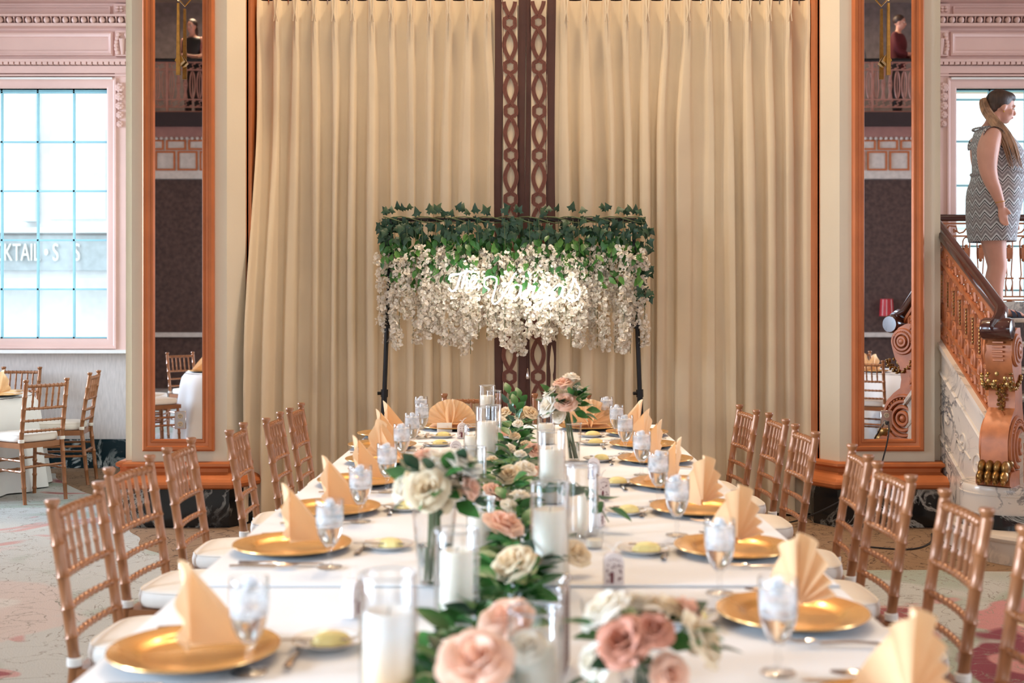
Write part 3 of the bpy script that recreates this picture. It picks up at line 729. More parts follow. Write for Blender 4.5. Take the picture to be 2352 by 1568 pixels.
# marble stringer with carved scrolls
sp = [(6.88, 0), (6.88, zs(6.88)), (8.86, zs(8.86)), (10.4, zs(8.86)), (10.4, 0)]
yz = lambda x0: Matrix(((0, 0, 1, x0), (1, 0, 0, 0), (0, 1, 0, 0), (0, 0, 0, 1)))
sr = struct(MB().prism(sp, 0, .14, yz(SX-.03)).build('stair_stringer', M['white_marble']))
MB().prism([(6.86, zs(6.86)-.005), (8.86, zs(8.86)-.005), (8.86, zs(8.86)+.03), (6.86, zs(6.86)+.03)], 0, .17, yz(SX-.05)).build('coping', M['white_marble'], sr)
for d0 in (.17, .60):
    MB().tube([(SX-.03, 6.9, zs(6.9)-d0), (SX-.03, 8.8, zs(8.8)-d0)], .014, 6).build('bead_moulding', M['white_marble'], sr)
M['vein'] = pm('dark_carved_line', (.13, .12, .12), .4)
for i in range(7):
    y = 6.98+i*.24; z = zs(y)-.38
    sp_ = []
    for k in range(22):
        a = k*.42; r = .085*(1-k/24)
        sp_.append((SX-.032, y+r*math.cos(a+(PI if i % 2 else 0)), z+.35*SL*0+r*math.sin(a)*(1 if i % 2 else -1)))
    sp_ = [(SX-.032, y-.14, z-.10)]+sp_[::1]
    MB().tube(sp_, .008, 5).build('carved_scroll', M['white_marble'], sr)
# round plinth under the newel
pl = struct(MB().lathe([(0, .171), (.262, .171), (.262, .255), (0, .255)], 36, Matrix.Translation((2.87, 6.98, 0))).build('newel_plinth', M['black_marble']))
MB().lathe([(0, .250), (.25, .25), (.25, .36), (.255, .362), (.255, .368), (.25, .37), (.252, .40), (.245, .414), (0, .414)], 36, Matrix.Translation((2.87, 6.98, 0))).build('plinth_drum', M['white_marble'], pl)
# stair balustrade
M['iron_cu'] = pm('copper_painted_iron', (.40, .125, .042), .42, metal=.1, var=.2, scale=14)
M['gilt'] = pm('dark_gilt', (.28, .15, .045), .32, metal=.8, var=.5, scale=25)
br = tag(empty('stair_balustrade', (SX, 0, 0)), 'copper coloured ornate iron stair balustrade with dark wooden handrail', 'balustrade')
def sl(y, d): return (0, y, zs(y)+d)
for d, r in ((.035, .012), (.150, .012), (.545, .012), (.665, .014)):
    MB().box((0, 0, 0), (.03, 2.0*math.hypot(1, SL), 2*r), Matrix.Translation(sl(7.86, d)) @ Matrix.Rotation(math.atan(SL), 4, 'X')).build('rail', M['iron_cu'], br)
hp = [(-.030, -.03), (-.042, -.005), (-.038, .025), (-.018, .042), (.018, .042), (.038, .025), (.042, -.005), (.030, -.03)]
hr = MB(); n = len(hp); ys = [6.80, 6.84, 6.92, 7.2, 7.9, 8.8]; vv = []
for y in ys:
    for a, c in hp: vv.append((a-(.08*max(0, (6.95-y)/.15)**2), y, zs(y)+.73+c-(.02 if y < 6.83 else 0)))
hr.add(vv, [(i*n+j, i*n+(j+1) % n, (i+1)*n+(j+1) % n, (i+1)*n+j) for i in range(len(ys)-1) for j in range(n)]+[tuple(range(n)), tuple(range((len(ys)-1)*n, len(ys)*n))])
hr.build('handrail', M['wood_dark'], br)
TA = V((.79, -.61, 0)); FA = V((-.61, -.79, 0))
NM = Matrix(((FA.x, 0, TA.x, 2.86), (FA.y, 0, TA.y, 6.96), (0, 1, 0, 0), (0, 0, 0, 1)))      # local (f, z, t) -> world
NL = Matrix.Translation((-SX, 0, 0)) @ NM
MB().lathe([(0, -.085), (.058, -.085), (.066, -.07), (.066, .07), (.058, .085), (.02, .09), (0, .09)], 20, NL @ Matrix.Translation((.14, 1.325, 0))).build('handrail_volute', M['wood_dark'], br)
# one repeat of the ironwork, shared by all
bm_ = MB()
for q in (-.026, .026): bm_.box((0, q, .36+SL*q), (.014, .014, .34))
bm_.box((0, 0, .285), (.026, .075, .022)); bm_.box((0, 0, .475), (.026, .075, .022))
bm_.tube([(0, .026*math.cos(a), .205+.062*math.sin(a)) for a in [2*PI*k/12 for k in range(12)]], .013, 6, closed=True)
bm_.ball((0, 0, .205), (.018, .014, .04), 8, 6); bm_.ball((0, 0, .262), .016, 6, 5)
bm_.tube([(0, .030*math.cos(a), .49+.05*math.sin(a)) for a in [PI*k/8 for k in range(9)]], .010, 6)
bm_.ball((0, 0, .50), (.014, .012, .03), 6, 5)
bmm = bm_.mesh('baluster', M['iron_cu'])
wv = MB()
wv.tube([(0, -.05, -.02), (0, -.02, .028), (0, .02, .02), (0, .03, -.015), (0, .005, -.03), (0, -.012, -.008)], [.014, .017, .015, .012, .010, .008], 6)
wv.ball((0, .0, .0), (.012, .02, .014), 6, 5)
wvm = wv.mesh('wave_scroll', M['iron_cu'])
bead = MB()
for k in range(9): bead.ball((0, 0, k*.022), (.007, .007, .010), 6, 4)
beadm = bead.mesh('bead_drop', M['gilt'])
for i in range(17):
    y = 7.02+i*.108
    inst(bmm, 'baluster', br, Matrix.Translation((0, y, zs(y))))
    inst(beadm, 'bead_drop', br, Matrix.Translation((-.008, y, zs(y)+.29)))
    for d in (.092, .605): inst(wvm, 'wave_scroll', br, Matrix.Translation(sl(y, d)) @ Matrix.Rotation(math.atan(SL), 4, 'X'))
# carved newel: large foot volute, neck, upper scroll
nw = tag(empty('newel_post', (0, 0, 0)), 'carved copper newel post with scrolls and gilt lion paw on marble plinth', 'newel')
def circ(c, r, a0=0, a1=2*PI, n=24): return [(c[0]+r*math.cos(a0+(a1-a0)*k/n), c[1]+r*math.sin(a0+(a1-a0)*k/n)) for k in range(n+1)]
body = [(.17, .414), (.21, .45), (.215, .50), (.20, .60), (.20, .68), (.17, .76), (.11, .82), (.055, .86), (.045, .92), (.06, 1.02), (.10, 1.08), (.125, 1.16), (.12, 1.23), (.07, 1.30), (.0, 1.33), (-.06, 1.33), (-.08, 1.25), (-.09, 1.0), (-.11, .85), (-.16, .7), (-.18, .55), (-.16, .414)]
MB().prism(body, -.075, .075, NM).build('carved_body', M['iron_cu'], nw, 30)
MB().prism([(.20, .414), (.235, .43), (.235, .47), (.2, .50), (-.18, .5), (-.19, .414)], -.095, .095, NM).build('foot_block', M['iron_cu'], nw, 30)
for c, rs, nm in (((.02, .64), (.165, .125, .085, .045), 'foot_volute'), ((.03, 1.20), (.085, .06, .03), 'upper_volute')):
    for sgn in (-1, 1):
        b = MB()
        for k, r in enumerate(rs): b.tube([(x, y, sgn*(.078+.006*k)) for x, y in circ(c, r, n=24)[:-1]], .014, 6, closed=True, M=NM)
        b.ball((c[0], c[1], sgn*.09), (.03, .03, .015), 10, 6, NM); b.build(nm, M['iron_cu'], nw)
        for k in range(14):
            a = .6+k*.2; MB().ball((c[0]+rs[0]*1.0*math.cos(a)*.87, c[1]+rs[0]*.87*math.sin(a), sgn*.082), .010, 6, 5, NM).build('bead', M['iron_cu'], nw)
for k in range(10):
    a = -.9+k*.28; MB().tube([(.03+.112*math.cos(a), 1.2+.098*math.sin(a), -.03), (.03+.112*math.cos(a), 1.2+.098*math.sin(a), .03)], .007, 5, M=NM).build('reeding', M['iron_cu'], nw)
paw = MB()
for t in (-.066, -.022, .022, .066):
    paw.ball((.235, .475, t), (.05, .04, .024), 10, 8, NM); paw.ball((.205, .525, t), (.05, .045, .024), 10, 8, NM); paw.ball((.268, .448, t), (.018, .02, .014), 6, 5, NM)
for q in range(12): paw.ball((.17-.012*q, .545+.012*q+.02*math.sin(q*2), .07*math.cos(q*1.7)), (.035, .03, .03), 7, 6, NM)
paw.build('lion_paw', M['gilt'], nw)
gl_ = MB()
for q in range(90):
    a = PI+PI*q/89; gl_.ball((.06+.10*math.cos(a)+R.uniform(-.015, .015), 1.06+.10*math.sin(a)*.8+R.uniform(-.015, .015), .085*math.sin(q*1.9)), (.016, .009, .012) if q % 2 else (.009, .016, .012), 6, 5, NM)
for q in range(22): gl_.ball((.066+.006*math.sin(q*3), .985-q*.008, .028*math.sin(q*2.3)*(1-q/26)), (.012, .012, .010), 6, 5, NM)
gl_.build('leaf_garland', M['gilt'], nw)
# balustrade along the landing, in front of the window
lb = tag(empty('landing_balustrade', (4.9, 10.3, 1.37)), 'iron landing balustrade with wooden rail in front of the right window', 'balustrade')
struct(MB().box((4.9, 10.3, 1.43), (4.1, .16, .13)).build('trim_30', M['white_marble']))
MB().rbox((0, 0, .86), (4.1, .085, .06), .018, 2).build('handrail', M['wood_dark'], lb)
for z in (.81, .70, .17, .14): MB().box((0, 0, z), (4.1, .025, .014)).build('rail', M['iron_cu'], lb)
mb = MB()
for q in (-.03, .03): mb.tube([(q, 0, .17), (q, 0, .3), (q*.6, 0, .36), (q, 0, .55), (q, 0, .66)], .006, 5)
mb.tube([(.06*math.cos(a)*.5, 0, .64+.05*math.sin(a)) for a in [PI*k/8 for k in range(9)]], .006, 5)
mb.tube([(-.03, 0, .28), (-.015, 0, .22), (.015, 0, .22), (.03, 0, .28)], .006, 5)
mb.box((0, 0, .33), (.075, .016, .014)); mb.box((0, 0, .55), (.045, .03, .10)); mb.ball((0, 0, .61), .018, 6, 5); mb.ball((0, 0, .49), .016, 6, 5)
mbm = mb.mesh('baluster', M['iron_cu'])
sc = MB(); sc.tube([(-.085, 0, -.02), (-.04, 0, .035), (.02, 0, .03), (.03, 0, -.01), (.0, 0, -.02), (-.005, 0, .005), (.05, 0, -.03), (.085, 0, -.02)], .007, 5)
scm = sc.mesh('wave_scroll', M['iron_cu'])
for i in range(33):
    x = -2.0+i*.125; inst(mbm, 'baluster', lb, Matrix.Translation((x, 0, 0)))
for i in range(24):
    for z in (.755, .095): inst(scm, 'wave_scroll', lb, Matrix.Translation((-1.96+i*.17, 0, z)))
# ---------------------------------------------------------------- people
def loft(b, secs, n=20, p=2.0, tilt=0):
    """secs (x, y, z, rx, ry): closed stack of superellipse sections"""
    vv = []
    for (x, y, z, rx, ry) in secs:
        for j in range(n):
            a = 2*PI*j/n; c, s = math.cos(a), math.sin(a)
            vv.append((x+rx*math.copysign(abs(c)**(2/p), c), y+ry*math.copysign(abs(s)**(2/p), s), z))
    k = len(secs)
    fs = [(i*n+j, i*n+(j+1) % n, (i+1)*n+(j+1) % n, (i+1)*n+j) for i in range(k-1) for j in range(n)]+[tuple(range(n)), tuple(range((k-1)*n, k*n))]
    return b.add(vv, fs)
def spline(secs, m=4):
    """denser section list by Catmull-Rom"""
    q = [secs[0]]+secs+[secs[-1]]; out = []
    for i in range(len(q)-3):
        for t in [k/m for k in range(m)]:
            out.append(tuple(.5*(2*b+(c-a)*t+(2*a-5*b+4*c-d)*t*t+(3*b-a-3*c+d)*t**3) for a, b, c, d in zip(*q[i:i+4])))
    return out+[secs[-1]]
def limb(b, pts, n=14):
    s = spline([tuple(p) for p in pts], 4); b.tube([q[:3] for q in s], [q[3] for q in s], n); b.ball(pts[0][:3], pts[0][3], 12, 8); b.ball(pts[-1][:3], pts[-1][3], 12, 8)
def fuse(b, name, mat, parent, vox=.009, sm=4):
    """melt overlapping closed shapes into one continuous skin"""
    me = b.mesh(name, mat, 0); o = bpy.data.objects.new(name, me); COL.objects.link(o)
    r = o.modifiers.new('r', 'REMESH'); r.mode = 'VOXEL'; r.voxel_size = vox
    s = o.modifiers.new('s', 'SMOOTH'); s.factor = .5; s.iterations = sm
    dg = bpy.context.evaluated_depsgraph_get(); m2 = bpy.data.meshes.new_from_object(o.evaluated_get(dg))
    o.modifiers.clear(); o.data = m2; bpy.data.meshes.remove(me); m2.name = name
    if not m2.materials: m2.materials.append(mat)
    m2.polygons.foreach_set('use_smooth', [True]*len(m2.polygons)); o.parent = parent
    return o
M['skin'] = pm('skin', (.66, .34, .25), .5, var=.06, scale=9, sss=.15)
M['hair'] = pm('brown_hair', (.055, .028, .018), .45, var=.5, scale=3, stretch=(18, 18, 1), bump=.3, bscale=20)
M['hair_blond'] = pm('blonde_streaked_hair', (.36, .205, .12), .45, var=.5, scale=2.2, stretch=(14, 14, .8), bump=.3, bscale=20)
def chevron():
    m, nt, b = mk('chevron_knit'); L = nt.links
    tc = node(nt, 'ShaderNodeTexCoord'); sp = node(nt, 'ShaderNodeSeparateXYZ'); L.new(tc.outputs['Object'], sp.inputs[0])
    def mth(op, a, b_=0.0, c=None):
        x = node(nt, 'ShaderNodeMath', operation=op)
        for i, s_ in enumerate((a, b_) if c is None else (a, b_, c)):
            if isinstance(s_, (int, float)): x.inputs[i].default_value = s_
            else: L.new(s_, x.inputs[i])
        return x.outputs[0]
    ang = mth('ARCTAN2', sp.outputs[1], sp.outputs[0])
    u = mth('MULTIPLY', ang, 2.8)
    tri = mth('ABSOLUTE', mth('SUBTRACT', mth('FRACT', u), .5))
    v = mth('FRACT', mth('ADD', mth('MULTIPLY', sp.outputs[2], 11.5), mth('MULTIPLY', tri, 1.05)))
    rp = node(nt, 'ShaderNodeValToRGB'); rp.color_ramp.interpolation = 'CONSTANT'; L.new(v, rp.inputs[0]); e = rp.color_ramp.elements
    e[0].position = 0; e[0].color = (.012, .016, .02, 1); e[1].position = .10; e[1].color = (.62, .64, .66, 1)
    for p, c in ((.30, (.26, .24, .25)), (.55, (.46, .44, .45)), (.72, (.22, .20, .21)), (.88, (.60, .60, .62))):
        k = e.new(p); k.color = (*c, 1)
    L.new(rp.outputs[0], b.inputs['Base Color']); b.inputs['Roughness'].default_value = .85
    nz = node(nt, 'ShaderNodeTexNoise', i_Scale=220.0); bp = node(nt, 'ShaderNodeBump', i_Strength=.2, i_Distance=.005); L.new(tc.outputs['Object'], nz.inputs['Vector']); L.new(nz.outputs[0], bp.inputs['Height']); L.new(bp.outputs[0], b.inputs['Normal'])
    return m
M['chevron'] = chevron()
def hand(b, w, d, side_dir, curl=.5, s=1.0):
    """palm and five fingers hanging from wrist w along d; side_dir is the thumb side"""
    w = V(w); d = V(d).normalized(); sd = V(side_dir).normalized(); nrm = d.cross(sd).normalized()
    for k in range(5):
        t = k/4; c = w+d*(.085*s*t); 
        b.ball(c, 1, 10, 8, Matrix.Translation(c) @ Matrix(((sd.x, nrm.x, d.x, 0), (sd.y, nrm.y, d.y, 0), (sd.z, nrm.z, d.z, 0), (0, 0, 0, 1))) @ Matrix.Diagonal((.034*s*(.75+.35*t), .017*s, .026*s, 1)) @ Matrix.Translation(-c))
    for i, (o, ln) in enumerate(((.027, .070), (.010, .080), (-.008, .076), (-.025, .060))):
        p = w+d*(.088*s)+sd*(o*s); dd = d.copy(); pts = [(*p, .0095*s)]
        for k, f in enumerate((.45, .3, .25)):
            dd = (dd+nrm*curl*(.35+.2*k)).normalized(); p = p+dd*(ln*f*s); pts.append((*p, (.009-.0012*k)*s))
        b.tube([q[:3] for q in pts], [q[3] for q in pts], 8); b.ball(pts[-1][:3], pts[-1][3], 8, 6)
        for q in pts[1:3]: b.ball(q[:3], q[3]*1.05, 8, 6)
    p = w+d*(.03*s)+sd*(.028*s); pts = [(*p, .013*s)]
    dd = (d+sd*.7+nrm*.3).normalized()
    for k, f in enumerate((.032, .026)):
        p = p+dd*f*s; pts.append((*p, (.0105-.0015*k)*s)); dd = (dd-sd*.35+nrm*curl*.4).normalized()
    b.tube([q[:3] for q in pts], [q[3] for q in pts], 8); b.ball(pts[-1][:3], pts[-1][3], 8, 6)
def head(b, c, s=1.0, face=(1, 0), nod=0):
    """head with brow, nose, lips, chin and ears; c is the middle of the skull"""
    F = Matrix.Translation(c) @ Matrix.Rotation(math.atan2(face[1], face[0]), 4, 'Z') @ Matrix.Rotation(nod, 4, 'Y') @ Matrix.Scale(s, 4)
    b.ball((-.012, 0, .025), (.098, .076, .092), 20, 14, F)
    b.ball((.022, 0, -.045), (.068, .060, .075), 18, 12, F)
    b.ball((.050, 0, -.092), (.030, .026, .022), 10, 8, F)
    b.tube([(.080, 0, .012), (.094, 0, -.012), (.108, 0, -.030)], [.010, .012, .014], 8, M=F); b.ball((.104, 0, -.032), (.014, .016, .011), 8, 6, F)
    b.ball((.084, 0, -.058), (.014, .024, .007), 8, 6, F); b.ball((.082, 0, -.069), (.014, .020, .008), 8, 6, F)
    for q in (-1, 1):
        b.ball((.078, q*.032, .016), (.014, .024, .010), 8, 6, F); b.ball((.058, q*.042, -.032), (.026, .022, .024), 8, 6, F)
        b.ball((-.004, q*.074, -.012), (.018, .010, .030), 8, 6, F); b.ball((-.002, q*.078, -.034), (.010, .007, .011), 6, 5, F)
    return F
def face_detail(F, parent):
    for q in (-1, 1):
        ey = MB().ball((.079, q*.031, -.001), (.010, .013, .008), 10, 8, F).build('eye', M['china'], parent)
        MB().ball((.087, q*.030, -.001), (.004, .006, .006), 8, 6, F).build('iris', pm('iris', (.06, .04, .03), .2), ey)
        MB().tube([(.083, q*.012, .020), (.085, q*.03, .026), (.072, q*.05, .020)], [.003, .0045, .002], 6, M=F).build('eyebrow', M['hair'], parent)
    MB().tube([(.083, -.022, -.064), (.094, -.010, -.060), (.095, 0, -.062), (.094, .010, -.060), (.083, .022, -.064)], [.002, .005, .0055, .005, .002], 6, M=F).build('lips', pm('lips', (.45, .13, .12), .4), parent)
# woman on the landing, turned to the right, looking down
WX, WY, WZ = 3.61, 8.92, 1.370
wo = tag(empty('person', (WX, WY, WZ)), 'woman with a blonde ponytail in a sleeveless chevron dress on the stair landing', 'person')
bd = MB()
for s, ox, oy in ((-1, -.01, -.085), (1, .045, .09)):     # legs
    limb(bd, [(ox-.045, oy, .80, .098), (ox-.045, oy, .62, .088), (ox-.025, oy, .46, .070), (ox-.015, oy, .385, .064), (ox-.035, oy, .28, .064), (ox-.03, oy, .18, .050), (ox-.01, oy, .09, .036), (ox-.005, oy, .055, .037)])
    bd.tube([(ox-.04, oy, .032), (ox+.02, oy, .042), (ox+.09, oy, .030), (ox+.165, oy, .020)], [.030, .038, .036, .022], 12, flat=.9)
    bd.ball((ox-.035, oy, .032), (.035, .032, .030), 10, 8)
    for t in range(5): bd.tube([(ox+.13, oy+(t-2)*.017, .018), (ox+.185-.007*abs(t-2 if s > 0 else 2-t), oy+(t-2)*.018, .014)], [.011, .009], 8); bd.ball((ox+.185-.007*abs(t-2), oy+(t-2)*.018, .014), .0095, 6, 5)
tor = spline([(-.02, 0, .62, .135, .19), (-.025, 0, .80, .175, .225), (-.01, 0, .95, .185, .225), (.005, 0, 1.08, .175, .205), (.01, 0, 1.20, .175, .20), (-.02, 0, 1.32, .145, .20), (-.05, 0, 1.40, .10, .16), (-.06, 0, 1.44, .065, .085), (-.035, 0, 1.48, .056, .056), (-.005, 0, 1.55, .055, .055)], 4)
loft(bd, tor, 24)
limb(bd, [(-.115, -.19, 1.345, .074), (-.155, -.225, 1.25, .080), (-.165, -.24, 1.13, .068), (-.150, -.25, 1.03, .056), (-.11, -.255, .93, .044), (-.075, -.255, .84, .031)])
hand(bd, (-.072, -.255, .835), (.14, .0, -1), (1, .0, .1), .42, .98)
limb(bd, [(-.055, .195, 1.345, .074), (-.03, .225, 1.20, .074), (.03, .235, 1.04, .058), (.11, .22, .92, .044), (.17, .20, .82, .031)])
hand(bd, (.172, .20, .815), (.45, -.05, -1), (.7, -.6, .3), .4, .98)
F = head(bd, (.035, 0, 1.595), 1.02, (1, -.06), .22)
bd = fuse(bd, 'body', M['skin'], wo, .0085, 3)
face_detail(F, wo)
dr = MB()
secs = spline([(-.035, 0, .575, .165, .205), (-.035, 0, .70, .178, .228), (-.03, 0, .82, .190, .242), (-.012, 0, .95, .200, .243), (.008, 0, 1.05, .192, .224), (.012, 0, 1.10, .186, .215), (.016, 0, 1.20, .190, .214), (-.008, 0, 1.29, .168, .212), (-.04, 0, 1.37, .130, .19), (-.058, 0, 1.425, .096, .135)], 5)
n = 40; vv = []
for (x, y, z, rx, ry) in secs:
    for j in range(n):
        a = 2*PI*j/n; w = 1+.012*math.sin(9*a+z*14)*(1 if z < 1.0 else .5)+(.012 if 1.065 < z < 1.10 else 0)
        vv.append((x+rx*w*math.cos(a), y+ry*w*math.sin(a), z))
dr.add(vv, [(i*n+j, i*n+(j+1) % n, (i+1)*n+(j+1) % n, (i+1)*n+j) for i in range(len(secs)-1) for j in range(n)])
dress = dr.build('dress', M['chevron'], wo, 180)
for s in (-1, 1):
    b = MB(); b.grid(lambda u, v: ((-.112 if s < 0 else -.05)+.085*math.cos(PI*(-.1+1.2*u))*(1-.15*v), s*(.235-.11*v), 1.325+(.090+.012*v)*math.sin(PI*(-.1+1.2*u))+.012*(1-v)*0), 24, 6)
    b.build('cap_sleeve', M['chevron'], dress, 180)
MB().tube([(-.075+.10*math.cos(a)*1.0, .0+.125*math.sin(a), 1.43) for a in [2*PI*k/24 for k in range(24)]], .008, 6, closed=True).build('neckline', M['chevron'], dress)
MB().tube([(.012+.19*math.cos(a), .218*math.sin(a), 1.085+.006*math.sin(3*a)) for a in [2*PI*k/32 for k in range(32)]], .012, 6, closed=True).build('waist_tie', M['chevron'], dress)
# hair: cap, ponytail and streaks falling over the shoulder
hc = MB(); hc.ball((-.028, 0, .040), (.098, .088, .090), 22, 16, F); hc.ball((.012, 0, .078), (.075, .074, .045), 16, 10, F); hc.ball((-.07, 0, -.02), (.052, .066, .055), 14, 10, F)
hr_ = fuse(hc, 'hair', M['hair'], wo, .009, 3)
pt = MB()
for q in range(26):
    a = 2*PI*q/26; r = .022+.012*R.random(); dy = r*math.cos(a); dx = r*math.sin(a)
    base = F @ V((-.115, 0, .045))
    k = R.uniform(.85, 1.12)
    side = -.06 if q % 3 else -.10
    pts = [base, base+V((-.03+dx*.6, dy*.8, -.015)), V((-.10+dx*1.1, -.06+dy*.8, 1.56)), V((-.075+dx*1.3, -.14+dy*.8, 1.47)), V((-.03+dx*1.6, -.205+dy*.6, 1.37)), V((.012+dx*1.7, -.235+dy*.5, 1.25)), V((.045+dx*1.7, -.245+dy*.4, 1.25-.14*k))]
    s_ = spline([tuple(p) for p in pts], 3); m_ = len(s_)
    pt.tube(s_, [.006+.004*math.sin(PI*min(1, i/m_*1.1)) if i < m_-4 else max(.0015, .006*(m_-1-i)/4) for i in range(m_)], 6)
pt.build('ponytail', M['hair_blond'], hr_, 60)
MB().tube([F @ V((-.112+.004*math.cos(a), .026*math.cos(a), .045+.026*math.sin(a))) for a in [2*PI*k/14 for k in range(14)]], .008, 6, closed=True).build('hair_tie', M['black_metal'], hr_)
for y in (-1, 1): MB().ball(F @ V((-.002, y*.084, -.045)), (.006, .005, .008), 8, 6).build('earring', M['brass'], wo)
MB().tube([(-.08+.034*math.cos(a), -.255+.034*math.sin(a), .855+.006*math.cos(a)) for a in [2*PI*k/20 for k in range(20)]], .003, 5, closed=True).build('bracelet', M['brass'], wo)
M['shoe'] = pm('navy_sandal', (.012, .022, .045), .4)
for ox, oy in ((-.01, -.085), (.045, .09)):
    sh = MB().prism([(ox-.075+.0*k, 0) for k in ()] or [(ox-.072, oy-.028), (ox+.05, oy-.034), (ox+.13, oy-.046), (ox+.19, oy-.038), (ox+.205, oy), (ox+.19, oy+.038), (ox+.13, oy+.046), (ox+.05, oy+.034), (ox-.072, oy+.028)], -.004, .008).build('sandal', M['shoe'], wo)
    for xa in (.075, .115):
        MB().grid(lambda u, v: (ox+xa+.03*v-.01*math.sin(PI*u), oy+.050*math.cos(PI*u), .006+.062*math.sin(PI*u)*(1-.25*v)*(1 if xa < .1 else .85)), 12, 2).build('strap', M['shoe'], sh, 80)
    MB().tube([(ox+.0+.042*math.cos(a), oy+.040*math.sin(a), .085) for a in [2*PI*k/16 for k in range(16)]], .005, 5, closed=True).build('strap', M['shoe'], sh)
# onlookers on the rear gallery, seen only in the mirrors
def onlooker(x, y, label, shirt, face, hairm, sc=1.0, z0=4.83, lean=.12, long_hair=True, sleeve=True):
    e = tag(empty('person', (x, y, z0)), label, 'person'); e.scale = (sc,)*3; e.rotation_euler = (0, 0, math.atan2(face[1], face[0]))
    b = MB()
    for s in (-1, 1): limb(b, [(0, s*.10, .88, .09), (0, s*.10, .5, .07), (.0, s*.10, .28, .055), (0, s*.10, .07, .04)]); b.ball((.06, s*.1, .035), (.12, .045, .035), 10, 8)
    loft(b, spline([(0, 0, .82, .12, .17), (0, 0, 1.02, .11, .14), (.02, 0, 1.22, .12, .17), (.01, 0, 1.38, .10, .18), (.0, 0, 1.43, .06, .09), (.02, 0, 1.47, .05, .05), (.03, 0, 1.54, .05, .05)], 4), 20)
    for s in (-1, 1): limb(b, [(0, s*.19, 1.36, .055), (.03, s*.24, 1.18, .048), (.08, s*.23, 1.06, .042), (.20, s*.16, 1.02, .036), (.28, s*.09, 1.03, .028)]); hand(b, (.285, s*.085, 1.03), (1, -.5*s, -.1), (0, 0, 1), .6)
    Fh = head(b, (.045, 0, 1.60), 1.0, (1, 0), lean); fuse(b, 'body', M['skin'], e, .012, 2); face_detail(Fh, e)
    h = MB(); h.ball((-.028, 0, .045), (.10, .088, .092), 18, 12, Fh)
    if long_hair: h.ball((-.06, 0, -.08), (.055, .085, .15), 14, 10, Fh)
    h.build('hair', hairm, e)
    c = MB(); loft(c, spline([(0, 0, .80, .14, .19), (0, 0, 1.02, .13, .16), (.02, 0, 1.22, .14, .19), (.01, 0, 1.36, .115, .195), (0, 0, 1.42, .075, .12)], 4), 20)
    if sleeve:
        for s in (-1, 1): limb(c, [(0, s*.19, 1.35, .064), (.03, s*.24, 1.18, .058), (.08, s*.23, 1.06, .052), (.17, s*.175, 1.02, .046)])
    t = c.build('shirt', shirt, e)
    p = MB()
    for s in (-1, 1): limb(p, [(0, s*.10, .9, .10), (0, s*.10, .5, .08), (0, s*.10, .12, .06)])
    p.build('trousers', M['black_under'], e)
    return e
onlooker(-5.85, -5.42, 'woman in a dark sleeveless top leaning on the gallery rail in left mirror', M['black_under'], (-.3, 1), M['hair'], 1.0, sleeve=False)
onlooker(-5.55, -5.42, 'child held beside the dark dressed woman in left mirror', pm('rose_shirt', (.5, .2, .18), .8), (.1, 1), M['hair'], .98, sleeve=False, long_hair=False)
onlooker(6.72, -5.45, 'man in a dark red shirt on the gallery in right mirror', pm('dark_red_shirt', (.12, .012, .016), .8), (.9, .5), M['hair'], 1.05, long_hair=False)
onlooker(5.95, -5.75, 'person in a grey blue top standing back on gallery in right mirror', pm('grey_blue_shirt', (.10, .12, .16), .8), (.2, 1), M['hair'], 1.0)
